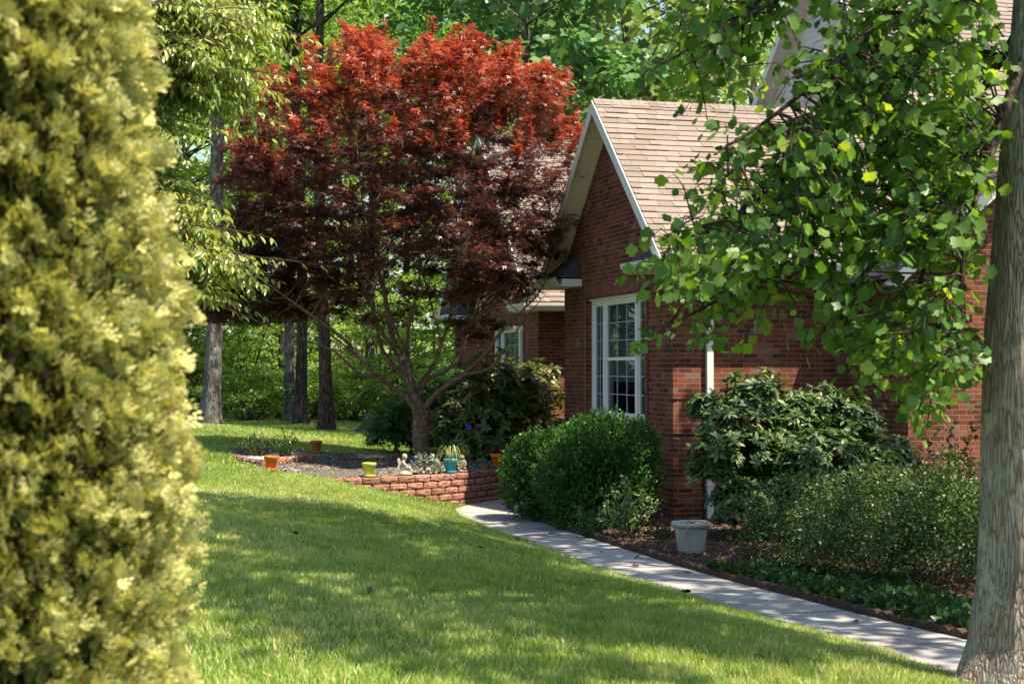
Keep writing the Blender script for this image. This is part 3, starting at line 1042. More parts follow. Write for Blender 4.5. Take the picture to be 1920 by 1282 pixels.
for sg in (-1, 1):
    rake(house, MU - .33, 0, MC + sg * (half - .9), ez + .9 * MS - .006, MC, MR - .006, h=.2)
    soffit_panel((house, 'siding'), MU - .329, MU - .002, MC + sg * (half - .9), ez + .9 * MS - .145, MC, MR - .145, n=50)
# hidden body walls so the roofs rest on something
w = MB()
brick_rect(w, 'v', MU, 5.2, 11.5, ZB, 1.0); brick_rect(w, 'u', 11.5, MU, 13, ZB, 1.2, flip=True)
brick_rect(w, 'v', 13, -1, 11.5, ZB, 1.2, flip=True)
w.build('back_wall', M['brick'], house)

# ---- wing two, further back
QU, QV, QW, QE, QR = .68, 9.2, 7.4, 1.27, 5.1
QC = QV + QW / 2
QS = (QR - QE) / (QW / 2 + .42)
w = MB()
a0, a1, b0, b1 = QV + 1.19, QV + 3.87, -.95, .88
brick_rect(w, 'v', QU, QV, a0, ZB, b1); brick_rect(w, 'v', QU, a1, QV + QW, ZB, b1); brick_rect(w, 'v', QU, a0, a1, ZB, b0)
qt = lambda v: QR - .14 - QS * abs(v - QC)
brick_poly(w, 'v', QU, [(QV, b1), (QV, qt(QV)), (QC, qt(QC)), (QV + QW, qt(QV + QW)), (QV + QW, b1)])
brick_rect(w, 'u', a0, QU, QU + D_, b0, b1, flip=True); brick_rect(w, 'u', a1, QU, QU + D_, b0, b1)
w.face([(QU, a0, b1), (QU + D_, a0, b1), (QU + D_, a1, b1), (QU, a1, b1)])
brick_rect(w, 'u', QV, QU, 7, ZB, qt(QV)); brick_rect(w, 'u', QV + QW, QU, 7, ZB, qt(QV), flip=True)
quoins(w, QV, 1, QU, True); quoins(w, QV + QW, -1, QU)
w.build('rear_wing_wall', M['brick'], house)
surround(house, QU, a0, a1, b0, b1)
tri_window(house, QU + D_, a0, a1, b0, b1)
rf = MB()
qsl = math.hypot(QW / 2 + .42, QR - QE)
shingle_slope(rf, (QU - OV, QV - .42, QE), (7, QV - .42, QE), (0, 1, QS), 60, qsl, 15)
for sg in (-1, 1):
    v_e = QC + sg * (QW / 2 + .42)
    rf.hexa([(QU - OV, v_e, QE - .05), (7, v_e, QE - .05), (7, QC, QR - .05), (QU - OV, QC, QR - .05),
             (QU - OV, v_e, QE - .004), (7, v_e, QE - .004), (7, QC, QR - .004), (QU - OV, QC, QR - .004)], .5)
rf.build('rear_wing_roof', M['shingle'], house)
for sg, ve in ((1, QV - .42), (-1, QV + QW + .42)):
    rake(house, QU - OV, 0, ve, QE - .006, QC, QR - .006, h=.2)
    soffit_panel(house, QU - OV + .001, QU - .001, ve + sg * .1, QE - .135 + .1 * QS, QC, QR - .135)
cornice(house, QV - .42, 1, 5, QE, 1.2, uplane=QU)
cornice(house, QV + QW + .42, -1, 5, QE, 2.0, uplane=QU)

# ------------------------------------------------------------------ retaining wall and raised bed
front = [(-3.25, 22.52), (-2.6, 22.75), (-1.74, 23.2), (-1.25, 23.55), (-.90, 23.95), (-.62, 24.25), (-.36, 24.72), (-.2, 25.2), (-.13, 25.8), (-.16, 26.5)]
ZT = -1.60
def resample(poly, step, off=0.0):
    P = [Vector((a, b_, 0)) for a, b_ in poly]
    L = [0]
    for i in range(1, len(P)): L.append(L[-1] + (P[i] - P[i - 1]).length)
    out = []; s = off
    while s < L[-1]:
        i = max(k for k in range(len(L)) if L[k] <= s); i = min(i, len(P) - 2)
        f = (s - L[i]) / (L[i + 1] - L[i]); p = P[i].lerp(P[i + 1], f)
        out.append(p); s += step
    return out

def split_block(mb, c, d, wid, z0, z1, depth, r, bulge=.045):
    """a split face block: rounded rough front; c front centre, d along direction, outward = right of d"""
    o = Vector((d.y, -d.x, 0))
    if o.dot(Vector((0, -1, 0))) < -0.3: o = -o
    nseg = 8; nh = 4
    t = r.random()
    P = []
    for j in range(nh + 1):
        row = []
        for i in range(nseg + 1):
            f = i / nseg - .5; g_ = j / nh - .5
            b_ = bulge * (1 - (2 * f) ** 4) - .010 * (abs(2 * g_) ** 6) + r.uniform(-.007, .007) * (1 if 0 < i < nseg else .3)
            row.append(c + d * (f * (wid - .016)) + o * b_ + Vector((0, 0, z0 + (z1 - z0 - .011) * (j / nh))))
        P.append(row)
    flip = (d.cross(Vector((0, 0, 1)))).dot(o) < 0
    def add(q): mb.face(q[::-1] if flip else q, None, t)
    for j in range(nh):
        for i in range(nseg): add([P[j][i], P[j][i + 1], P[j + 1][i + 1], P[j + 1][i]])
    bk0 = c - d * (wid * .42) - o * depth; bk1 = c + d * (wid * .42) - o * depth
    zt_ = Vector((0, 0, z1 - .011)); zb_ = Vector((0, 0, z0))
    add([P[nh][i] for i in range(nseg + 1)] + [bk1 + zt_, bk0 + zt_])
    add([P[0][0], P[nh][0], bk0 + zt_, bk0 + zb_]); add([P[nh][nseg], P[0][nseg], bk1 + zb_, bk1 + zt_])

rw = empty('retaining_wall', (-1.2, 23.6, -2.2))
tag(rw, 'curved red split-face block retaining wall holding the raised gravel bed', 'retaining wall')
r_ = random.Random(9)
for cidx in range(6):
    z1 = ZT - cidx * .1016; z0 = z1 - .1016
    step = .288
    pts = resample(front, step / 4)
    c = MB()
    k0 = 0 if cidx % 2 == 0 else 2
    i = k0
    while i + 4 < len(pts):
        a, m_, b_ = pts[i], pts[i + 2], pts[i + 4]
        d = (b_ - a); wid = d.length; d.normalize()
        o = Vector((d.y, -d.x, 0))
        cc = (a + b_) / 2 + o * (.012 * cidx)
        lim = float(zg(cc.x, cc.y - .1))
        if z1 > lim - .12:
            split_block(c, cc - rw.location * 1.0 * Vector((1, 1, 0)).x if False else cc, d, wid, z0, z1, .2, r_, .03)
        i += 4
    if c.f:
        c.v = [(p[0] + 1.2, p[1] - 23.6, p[2] + 2.2) for p in c.v]
        c.build('block_course', M['block'], rw)

# gravel bed solid
bed = [(-3.75, 23.0)] + [(a, b_ + .12) for a, b_ in front[1:6]] + [(a - .1, b_) for a, b_ in front[6:]] + [(-.2, 27.2), (-.5, 28.0), (-1.6, 28.6), (-3.0, 28.3), (-3.7, 27.2), (-4.7, 25.9), (-4.2, 24.2)]
bedv = np.array(bed)
def inpoly(x, y, poly):
    x = np.asarray(x); y = np.asarray(y); ins = np.zeros(x.shape, bool)
    n = len(poly); j = n - 1
    for i in range(n):
        xi, yi = poly[i]; xj, yj = poly[j]
        c = ((yi > y) != (yj > y)) & (x < (xj - xi) * (y - yi) / (yj - yi + 1e-12) + xi)
        ins ^= c; j = i
    return ins
def zbed(x, y):
    base = ZT - .02 + .05 * np.clip((np.asarray(y) - 23.4) / 3, 0, 1) + .015 * np.sin(3 * np.asarray(x)) * np.cos(2.3 * np.asarray(y))
    return np.maximum(base, zg(x, y) + .03)
cx, cyy = bedv.mean(axis=0)
gb = MB()
n = len(bed); rings = 10
R_ = [[(cx + (a - cx) * k / rings, cyy + (b_ - cyy) * k / rings) for a, b_ in bed] for k in range(rings + 1)]
for k in range(rings):
    for i in range(n):
        j = (i + 1) % n
        q = [R_[k][i], R_[k][j], R_[k + 1][j], R_[k + 1][i]][::-1]
        if k == 0: q = [R_[0][0], R_[1][j], R_[1][i]][::-1]
        gb.face([(a, b_, float(zbed(a, b_))) for a, b_ in q])
for i in range(n):
    j = (i + 1) % n
    a, b_ = bed[i], bed[j]
    gb.face([(a[0], a[1], float(zbed(*a))), (b_[0], b_[1], float(zbed(*b_))), (b_[0], b_[1], -2.3), (a[0], a[1], -2.3)])
tag(gb.build('gravel_ground', M['gravel_bed'], smooth=False), kind='structure')

def pebble_template(seed, n=7):
    r = np.random.default_rng(seed)
    V = [(0, 0, .45)]
    for i in range(n):
        a = 2 * pi * i / n; q = 1 + r.uniform(-.2, .2); V.append((cos(a) * q * .6, sin(a) * q * .6, .30))
    for i in range(n):
        a = 2 * pi * i / n; q = 1 + r.uniform(-.2, .2); V.append((cos(a) * q, sin(a) * q, 0))
    Fc = [(0, 1 + i, 1 + (i + 1) % n) for i in range(n)] + [(1 + i, 1 + n + i, 1 + n + (i + 1) % n, 1 + (i + 1) % n) for i in range(n)]
    return T_(V, Fc)

def zrot(r, n, tilt=.3):
    a = r.uniform(0, 2 * pi, n)
    d = np.stack([np.cos(a), np.sin(a), r.normal(size=n) * tilt], axis=1)
    return frames(d, np.array([0, 0, 1.0]) + rdir(r, n) * tilt)

N = 26000
x = rng.uniform(-5, 0, N); y = rng.uniform(22.4, 28.8, N)
k = inpoly(x, y, bed); x = x[k]; y = y[k]
pos = np.stack([x, y, zbed(x, y) - .004], axis=1)
bat = []
for sd2 in range(3):
    kk = (np.arange(len(x)) % 3) == sd2
    bat.append((pebble_template(sd2), pos[kk], zrot(rng, kk.sum(), .35), rng.uniform(.014, .042, kk.sum()), rng.random(kk.sum()) ** 1.6))
tag(link_mesh('gravel', scatter_mesh('gravel', bat), M['pebble']), 'grey river gravel covering the raised bed under the red maple', 'gravel', kind='stuff')

# upper tier: low block frame with white stones
tier = [(-4.72, 25.75), (-4.25, 24.3), (-3.72, 23.25), (-3.55, 23.9), (-3.3, 25.2), (-3.75, 26.4)]
ZU = -1.36
tr_ = empty('stone_tier', (-4.0, 24.9, -1.6))
tag(tr_, 'low upper tier of red blocks filled with white stones, left end of the bed', 'garden tier')
for e in range(len(tier)):
    a = Vector((*tier[e], 0)); b_ = Vector((*tier[(e + 1) % len(tier)], 0))
    d = (b_ - a); L_ = d.length; d.normalize()
    nb = max(1, round(L_ / .3)); c = MB()
    for i in range(nb):
        for q in range(2):
            split_block(c, a + d * (L_ * (i + .5) / nb) , d, L_ / nb, ZU - .12 * (q + 1) + .002 * q, ZU - .12 * q, .1, r_, .012)
    # closed straight core so every block has a back
    o = Vector((d.y, -d.x, 0))
    c.v = [(p[0] + 4.0, p[1] - 24.9, p[2] + 1.6) for p in c.v]
    c.build('block_edge', M['block'], tr_)
tin = MB(); tin.face([(a, b_, ZU - .03) for a, b_ in tier][::-1] if False else [(a, b_, ZU - .03) for a, b_ in tier][::-1])
ti = tin.build('tier_gravel_ground', M['gravel_bed']); tag(ti, kind='structure')
N = 3500
x = rng.uniform(-4.8, -3.2, N); y = rng.uniform(23.2, 26.5, N)
k = inpoly(x, y, tier); x = x[k]; y = y[k]
pos = np.stack([x, y, np.full(len(x), ZU - .035)], axis=1)
tag(link_mesh('white_gravel', scatter_mesh('white_gravel', [(pebble_template(4), pos, zrot(rng, len(x), .3), rng.uniform(.014, .035, len(x)), rng.random(len(x)))]), M['pebble_white']), 'white stones filling the low upper tier of the bed', 'gravel', kind='stuff')

# ------------------------------------------------------------------ edging stones and mulch chips
ed = MB()
n = 14
prof = [(-.075 + .15 * i / n, .038 + .026 * sin(pi * i / n)) for i in range(n + 1)]
for y0, y1 in ((-.035, .035),):
    Ft = [(x_, y0, z_) for x_, z_ in prof]; Bk = [(x_, y1, z_) for x_, z_ in prof]
    ed.face([(-.075, y0, -.08)] + [(.075, y0, -.08)] + Ft[::-1]); ed.face([(.075, y1, -.08), (-.075, y1, -.08)] + Bk)
    for i in range(n): ed.face([Ft[i], Ft[i + 1], Bk[i + 1], Bk[i]])
    ed.face([(-.075, y0, -.08), Ft[0], Bk[0], (-.075, y1, -.08)]); ed.face([Ft[-1], (.075, y0, -.08), (.075, y1, -.08), Bk[-1]])
edm = ed.mesh('edging_stone'); edm.materials.append(M['edging'])
yy = 9.5; first = True
lab_ed = 'small scalloped brown edging stone set between walkway and mulch bed'
cnt = 0
while yy < 23.5:
    x_ = float(xr(yy)) + .055; dy = .2
    dv = Vector((float(xr(yy + dy) - xr(yy)), dy, 0)).normalized()
    o = bpy.data.objects.new('edging_stone', edm); COL.objects.link(o)
    o.location = (x_, yy, float(zp(yy)) + .03 + random.uniform(-.008, .012))
    o.rotation_euler = (random.uniform(-.06, .06), random.uniform(-.05, .05), math.atan2(dv.y, dv.x) + random.uniform(-.06, .06))
    tag(o, lab_ed, 'edging stone', 'scalloped edging stones along the walkway')
    yy += .155 * dv.y

def house_uv(x, y):
    dx = x - C0.x; dy = y - C0.y
    return dx * UX.x + dy * UX.y, dx * VX.x + dy * VX.y
N = 60000
x = rng.uniform(-.2, 8.5, N); y = rng.uniform(9, 25, N)
u_, v_ = house_uv(x, y)
k = (x > xr(y) + .1) & ~((u_ > -.05) & (v_ > -.05)) & ~((u_ > PU - .05) & (v_ > PV - .05)) & (x < xr(y) + 5.5)
x = x[k]; y = y[k]
pos = np.stack([x, y, zp(y) + .055 + rng.uniform(0, .03, len(x))], axis=1)
chipT = T_([(-.5, -.5, 0), (.5, -.4, .06), (.45, .5, 0), (-.4, .5, .05), (-.5, -.5, -.18), (.5, -.4, -.12), (.45, .5, -.18), (-.4, .5, -.12)],
           [(0, 1, 2, 3), (4, 5, 1, 0), (5, 6, 2, 1), (6, 7, 3, 2), (7, 4, 0, 3)])
s3 = np.stack([rng.uniform(.012, .03, len(x)), rng.uniform(.02, .065, len(x)), rng.uniform(.01, .03, len(x))], axis=1)
tag(link_mesh('mulch_chips', scatter_mesh('mulch_chips', [(chipT, pos, zrot(rng, len(x), .45), s3, rng.random(len(x)))]), M['chip']), 'brown bark mulch chips spread between walkway and house', 'mulch', kind='stuff')

# ------------------------------------------------------------------ grass
def grass(name, N, x0, x1, y0, y1, hgt, wid, seed, dens=None):
    r = np.random.default_rng(seed)
    x = r.uniform(x0, x1, N); y = r.uniform(y0, y1, N)
    k = (x < xl(y) + .03) & ~inpoly(x, y, bed) & ~inpoly(x, y, tier)
    # leave out the ground that is hidden behind the house side
    x = x[k]; y = y[k]; n = len(x)
    # tufts: pull to random tuft centres a little
    x = x + r.normal(size=n) * .02; z = zg(x, y) - .005
    clump = .5 + .5 * np.sin(x * 7.3 + 2 * np.sin(y * 3.1)) * np.sin(y * 6.1 + 1.7 * np.sin(x * 4.3))
    patch = np.clip(np.sin(x * .83 + 2.1 * np.sin(y * .37)) * np.sin(y * .61 + 1.3 * np.sin(x * .9)), 0, 1)
    big = .5 + .5 * np.sin(x * 1.1 + 1.3 * np.sin(y * .7)) * np.sin(y * .9 + x * .4)
    h = hgt * (.55 + .35 * clump + .35 * r.random(n)) * (1 + .25 * (r.random(n) > .97))
    lean = r.normal(size=(n, 2)) * .30 + np.stack([.12 * np.sin(x * 2 + y), .12 * np.cos(y * 1.7)], axis=1)
    a = r.uniform(0, 2 * pi, n)
    sx, sy = np.cos(a), np.sin(a)
    w2 = wid * (.7 + .6 * r.random(n)) / 2
    V = np.zeros((n, 5, 3), dtype=np.float32)
    V[:, 0] = np.stack([x - sx * w2, y - sy * w2, z], axis=1)
    V[:, 1] = np.stack([x + sx * w2, y + sy * w2, z], axis=1)
    mx_ = x + lean[:, 0] * h * .35; my_ = y + lean[:, 1] * h * .35
    V[:, 2] = np.stack([mx_ + sx * w2 * .8, my_ + sy * w2 * .8, z + h * .58], axis=1)
    V[:, 3] = np.stack([mx_ - sx * w2 * .8, my_ - sy * w2 * .8, z + h * .58], axis=1)
    V[:, 4] = np.stack([x + lean[:, 0] * h, y + lean[:, 1] * h, z + h * .95], axis=1)
    L = (np.array([0, 1, 2, 3, 3, 2, 4])[None, :] + (np.arange(n) * 5)[:, None]).ravel().astype(np.int32)
    Ln = np.tile(np.array([4, 3], dtype=np.int32), n)
    t = (.15 + .35 * r.random(n) + .22 * clump + .2 * big); dry = r.random(n) > .94 - .22 * patch; t[dry] = .95 + .05 * r.random(dry.sum())
    me = bpy.data.meshes.new(name)
    me.vertices.add(n * 5); me.vertices.foreach_set('co', V.ravel())
    me.loops.add(len(L)); me.loops.foreach_set('vertex_index', L)
    me.polygons.add(len(Ln)); me.polygons.foreach_set('loop_start', np.concatenate(([0], np.cumsum(Ln)[:-1])).astype(np.int32)); me.polygons.foreach_set('loop_total', Ln)
    at_ = me.attributes.new('tint', 'FLOAT', 'POINT'); at_.data.foreach_set('value', np.repeat(t, 5).astype(np.float32))
    me.update(calc_edges=True)
    return me
import os
Q_ = 1.0
gm = [grass('grass', int(260000 * Q_), -4.2, 3.6, 6.8, 13.5, .075, .0055, 1),
      grass('grass', int(300000 * Q_), -6.2, 2.6, 13.5, 22.8, .075, .0075, 2),
      grass('grass', int(210000 * Q_), -10.5, .1, 22.8, 43, .08, .012, 3),
      grass('grass', 110000, -10.5, -5.8, 5, 22.8, .078, .013, 4), grass('grass', 60000, -17, -10.5, 12, 43, .085, .02, 5), grass('grass', 50000, -5.8, -4.0, 4.5, 14, .075, .009, 6), grass('grass', 60000, -4.0, 4.2, 4.0, 6.8, .075, .007, 7)]
# one lawn object
def join_meshes(name, ms):
    Vs = []; Ls = []; Ln = []; Ts = []; off = 0
    for m_ in ms:
        v = np.empty(len(m_.vertices) * 3, dtype=np.float32); m_.vertices.foreach_get('co', v); Vs.append(v)
        l = np.empty(len(m_.loops), dtype=np.int32); m_.loops.foreach_get('vertex_index', l); Ls.append(l + off)
        t = np.empty(len(m_.polygons), dtype=np.int32); m_.polygons.foreach_get('loop_total', t); Ln.append(t)
        a = np.empty(len(m_.vertices), dtype=np.float32); m_.attributes['tint'].data.foreach_get('value', a); Ts.append(a)
        off += len(m_.vertices)
    me = bpy.data.meshes.new(name)
    V = np.concatenate(Vs); L = np.concatenate(Ls); Ln = np.concatenate(Ln)
    me.vertices.add(len(V) // 3); me.vertices.foreach_set('co', V)
    me.loops.add(len(L)); me.loops.foreach_set('vertex_index', L)
    me.polygons.add(len(Ln)); me.polygons.foreach_set('loop_start', np.concatenate(([0], np.cumsum(Ln)[:-1])).astype(np.int32)); me.polygons.foreach_set('loop_total', Ln)
    a = me.attributes.new('tint', 'FLOAT', 'POINT'); a.data.foreach_set('value', np.concatenate(Ts))
    me.update(calc_edges=True)
    for m_ in ms: bpy.data.meshes.remove(m_)
    return me
tag(link_mesh('grass', join_meshes('grass', gm), M['lf_grass']), 'long green lawn grass sloping down to the walkway', 'grass', kind='stuff')

# ------------------------------------------------------------------ tree machinery
def bez(a, b_, bow, r, n=6):
    a = Vector(a); b_ = Vector(b_)
    m_ = (a + b_) / 2 + Vector((r.uniform(-1, 1), r.uniform(-1, 1), r.uniform(-.3, 1))) * bow * (b_ - a).length
    out = []
    for i in range(n):
        t = i / (n - 1)
        out.append(a * (1 - t) ** 2 + m_ * 2 * t * (1 - t) + b_ * t * t)
    return out


def poly_cr(pts, n=5):
    """Catmull-Rom through pts"""
    P = [Vector(p) for p in pts]; P = [P[0] * 2 - P[1]] + P + [P[-1] * 2 - P[-2]]
    out = []
    for i in range(1, len(P) - 2):
        for k in range(n):
            t = k / n
            out.append(.5 * ((2 * P[i]) + (P[i + 1] - P[i - 1]) * t + (2 * P[i - 1] - 5 * P[i] + 4 * P[i + 1] - P[i + 2]) * t * t + (3 * P[i] - P[i - 1] - 3 * P[i + 1] + P[i + 2]) * t ** 3))
    out.append(P[-2])
    return out


def forest_tree(name, seed, h, tr, crown_lo, crown_r, ncl, per, lsize, tmpl, lmat, bmat, flat=.45, clr=(.5, 1.1), taper=.6, vshape=.45, nlimb=26):
    """tall woodland tree at the origin; returns root"""
    r = random.Random(seed); q = np.random.default_rng(seed)
    root = empty(name)
    tb = MB()
    lean = Vector((r.uniform(-.03, .03), r.uniform(-.03, .03), 0))
    pts = []; rad = []
    K = 14
    for i in range(K):
        f = i / (K - 1); z = -.25 + (h * .93 + .25) * f
        pts.append(Vector((0, 0, z)) + lean * z + Vector((sin(z * .5 + seed) * .06, cos(z * .4 + seed) * .06, 0)) * min(1, f * 4))
        rad.append(tr * (1 - taper * f) * (1 + .4 * math.exp(-max(0, z) * 2.2)) if f < .99 else tr * .1)
    # extra rings at the flare
    ext = [(-.25, 1.8), (.05, 1.55), (.25, 1.28), (.55, 1.12)]
    tb.tube([Vector((0, 0, z_)) + lean * z_ for z_, _ in ext] + pts[1:], [tr * k_ for _, k_ in ext] + rad[1:], 14, wob=.14, ph=seed)
    tb.build('trunk', bmat, root, smooth=True)
    # cluster centres
    C = []
    for i in range(ncl):
        z = crown_lo + (h - crown_lo) * (q.random() ** .85)
        f = (z - crown_lo) / (h - crown_lo)
        rmax = crown_r * (math.sin(pi * min(1, (f * (1 - vshape) + .22))) ** .6)
        a = q.uniform(0, 2 * pi); rr = rmax * q.random() ** .45
        C.append((cos(a) * rr, sin(a) * rr, z - .12 * rr))
    C = np.array(C)
    lb = MB()
    order = list(range(len(C))); r.shuffle(order)
    for i in order[:nlimb]:
        c = Vector(C[i]); zs = max(crown_lo * .8, c.z - (Vector((c.x, c.y, 0)).length) * r.uniform(.3, .7))
        s_ = Vector((0, 0, zs)) + lean * zs
        lb.tube(bez(s_, c, .12, r, 6), [tr * .28, tr * .24, tr * .19, tr * .14, tr * .09, tr * .04], 6, cap=False)
    lb.build('limb', bmat, root, smooth=True)
    rad_ = q.uniform(clr[0], clr[1], len(C))
    cr = scatter_mesh('crown', [leaf_batch(q, C, rad_, per, tmpl, lsize, flat=flat, up=.55, outw=.7, droop=.35)])
    link_mesh('crown', cr, lmat, root)
    return root


# prototypes
M['lf_pale'] = leaf_mat('pale_glinting_leaves', [(0, (.10, .18, .06)), (.5, (.22, .31, .12)), (1, (.46, .48, .26))], .3, .3, (1.4, 1.4, .6), spec=.7)
PF = [
    dict(seed=21, h=13.5, tr=.13, crown_lo=7.0, crown_r=2.8, ncl=52, per=100, lsize=.135, tmpl=LEAF_FAR, lmat=M['lf_forest'], bmat=M['bark_dark']),
    dict(seed=22, h=14, tr=.165, crown_lo=7.0, crown_r=3.2, ncl=60, per=100, lsize=.14, tmpl=LEAF_FAR, lmat=M['lf_forest'], bmat=M['bark_grey'], flat=.3),
    dict(seed=23, h=13, tr=.13, crown_lo=4.8, crown_r=3.0, ncl=72, per=95, lsize=.15, tmpl=LEAF_FAR, lmat=M['lf_forest2'], bmat=M['bark_dark'], flat=.35),
    dict(seed=24, h=12.5, tr=.13, crown_lo=7.8, crown_r=3.1, ncl=75, per=75, lsize=.19, tmpl=LEAF_TULIP, lmat=M['lf_forest3'], bmat=M['bark_grey'], flat=.6),
    dict(seed=25, h=13, tr=.13, crown_lo=7.0, crown_r=3.3, ncl=100, per=75, lsize=.18, tmpl=LEAF_TULIP, lmat=M['lf_pale'], bmat=M['bark_grey'], flat=.6),
]
protos = [None] * len(PF)
kinds = ['tall dark-barked tree with deep green leaves', 'tall grey-barked tree with layered green leaves', 'tall slender tree with bright yellow-green leaves',
         'blue-green broad-leaved tree', 'sunlit pale yellow-green broad-leaved tree']
# px at the base, distance, prototype, scale, what sets it apart
FT = [
    (395, 38.0, 1, 1.25, 'thick lichen-grey trunk standing nearest the clipped evergreen column'),
    (488, 50.0, 0, 1.05, 'dim distant trunk between the thick grey trunk and the trunk cluster'),
    (528, 42.5, 0, .75, 'thin black trunk at the left of the trunk cluster'),
    (542, 40.5, 1, .82, 'pale grey trunk touching the thin black one in the cluster'),
    (565, 39.5, 0, 1.15, 'dark brown trunk at the right of the pale grey trunk'),
    (612, 37.0, 0, 1.2, 'leaning trunk with a sunlit right side, alone right of the cluster'),
    (697, 45.0, 1, .9, 'shaded trunk rising behind the old stump'),
    (983, 36.0, 3, 1.0, 'broad-leaved tree whose trunk shows above the crown of the red maple'),
    (860, 52.0, 3, 1.3, 'broad-leaved tree directly above the middle of the red maple'),
    (1165, 40.0, 4, 1.10, 'sunlit broad-leaved tree rising behind the ridge of the front gable'),
    (1320, 44.0, 0, 1.05, 'tree behind the roof between the pale tree and the siding gable'),
    (1420, 50.0, 1, 1.15, 'tree farthest right behind the siding gable'),
    (330, 44.0, 2, 1.10, 'bright tree partly hidden behind the clipped evergreen column'),
    (440, 58.0, 2, 1.15, 'bright tree seen between the thick grey trunk and the cluster'),
    (650, 56.0, 2, 1.1, 'bright tree filling the gap left of the stump'),
    (760, 54.0, 0, 1.1, 'dark tree behind the trunk of the red maple'),
    (1060, 52.0, 0, 1.2, 'dark tree between the broad-leaved trees above the rear roof'),
    (1240, 56.0, 2, 1.15, 'bright tree far behind the front gable ridge'),
    (600, 60.0, 1, 1.2, 'tree deep in the woods above the left shoulder of the maple'),
    (200, 50.0, 0, 1.2, 'tree at the left, behind the clipped evergreen column'),
    (880, 60.0, 1, 1.2, 'tree deep in the woods above the red maple'),
    (455, 46.0, 2, 1.0, 'bright narrow tree between the thick grey trunk and the thin black one'),
    (300, 40.0, 2, 1.0, 'bright tree showing in the gap beside the top of the evergreen column'),
    (-120, 47.0, 2, 1.2, 'bright tree beyond the left edge of the lawn'),
    (-60, 40.0, 0, 1.1, 'dark-barked tree at the far left of the lawn'),
    (60, 42.0, 1, 1.1, 'tree hidden far left behind the evergreen column'),
    (1580, 58.0, 0, 1.2, 'tree rising behind the main roof at the right'),
    (1780, 60.0, 2, 1.1, 'bright tree behind the main roof near the right trunk'),
]
rr_ = random.Random(3)
for px, d, k, s_, lab in FT:
    if protos[k] is None:
        o = protos[k] = forest_tree('forest_tree', **PF[k])
    else: o = copy_tree(protos[k])
    x_ = (px - 960) / F * d
    o.location = (x_, d, float(zg(x_, d)))
    o.rotation_euler = (0, 0, rr_.uniform(0, 6.28)); o.scale = (s_, s_, s_ * rr_.uniform(.95, 1.05) * (1.5 if s_ < .85 else 1))
    tag(o, lab, 'tree', 'trees of the wood behind the lawn')

# understory shrubs of the wood edge
def shrub(name, seed, w, h, ncl, per, lsize, tmpl, lmat, flat=.35, clr=(.25, .5), up=.9, nst=14, stem=.02, base=.15, smat=None, tj=.5, droop=.2, shell=.45, lift=.0, rag=.0):
    r = random.Random(seed); q = np.random.default_rng(seed)
    root = empty(name)
    C = []
    for i in range(ncl):
        a = q.uniform(0, 2 * pi); f = q.random() ** .8
        z = base * h + (1 - base) * h * f
        rm = w / 2 * math.sqrt(max(0.02, 1 - (max(0, (z - h * .42)) / (h * .60)) ** 2)) * (1 if z > h * .3 else .75 + .25 * z / (h * .3))
        z *= 1 + rag * (sin(3 * a + seed) * sin(5 * a + 2 * seed) + .5 * q.normal() * .6)
        rr = rm * q.random() ** shell
        C.append((cos(a) * rr, sin(a) * rr, z))
    C = np.array(C)
    sb = MB()
    for i in range(min(nst, len(C))):
        c = Vector(C[i * (len(C) // max(1, nst)) % len(C)])
        sb.tube(bez((r.uniform(-.1, .1) * w, r.uniform(-.1, .1) * w, -.05), c, .18, r, 6), [stem, stem * .9, stem * .75, stem * .6, stem * .4, stem * .2], 5, cap=False)
    sb.build('stem', smat or M['twig'], root, smooth=True)
    rad_ = q.uniform(clr[0], clr[1], len(C))
    link_mesh('foliage', scatter_mesh('foliage', [leaf_batch(q, C, rad_, per, tmpl, lsize, flat=flat, up=up * .7, outw=.6, droop=droop, tj=tj)]), lmat, root)
    return root

M['lf_under_lit'] = leaf_mat('sun_toned_understory_leaves', [(0, (.09, .19, .05)), (.5, (.20, .33, .09)), (1, (.46, .54, .2))], .5, .42, (1.5, 1.4, .5))  # pale yellow-green puts the sunlight these shrubs lack into the leaf colour
PS = [dict(seed=31, w=4.2, h=3.4, ncl=75, per=75, lsize=.11, tmpl=LEAF_FAR, lmat=M['lf_under_lit'], flat=.10, clr=(.4, .8), stem=.04),
      dict(seed=32, w=3.8, h=4.0, ncl=80, per=75, lsize=.11, tmpl=LEAF_FAR, lmat=M['lf_forest'], flat=.22, clr=(.4, .8), stem=.04),
      dict(seed=33, w=3.2, h=1.7, ncl=70, per=75, lsize=.10, tmpl=LEAF_FAR, lmat=M['lf_under_lit'], flat=.25, clr=(.3, .6), stem=.03)]
pro = [None] * 3
US = [(350, 43, 1, 1.0, 'dark shrub beside the evergreen column at the edge of the wood'),
      (430, 43, 0, 1.1, 'bright layered shrub right of the thick grey trunk'),
      (470, 41, 2, .9, 'low bright bush at the lawn edge, right of the thick grey trunk'),
      (505, 46, 1, .8, 'dark shrub behind the thin black trunk'),
      (590, 45, 0, 1.0, 'bright layered shrub between the cluster and the leaning trunk'),
      (590, 42, 2, .75, 'low bush at the foot of the leaning trunk'),
      (650, 43, 2, .95, 'low bush right of the leaning trunk'),
      (655, 48, 1, 1.0, 'dark shrub behind the gap left of the stump'),
      (720, 44, 0, 1.0, 'bright shrub behind the old stump'),
      (790, 46, 1, 1.1, 'dark shrub behind the maple trunk'),
      (860, 47, 0, 1.1, 'bright shrub behind the rear wing corner'),
      (290, 46, 0, 1.1, 'bright shrub hidden behind the evergreen column'),
      (400, 50, 2, 1.3, 'low bush deep in the wood left of the cluster'),
      (540, 52, 0, 1.2, 'bright shrub deep in the wood behind the cluster')]
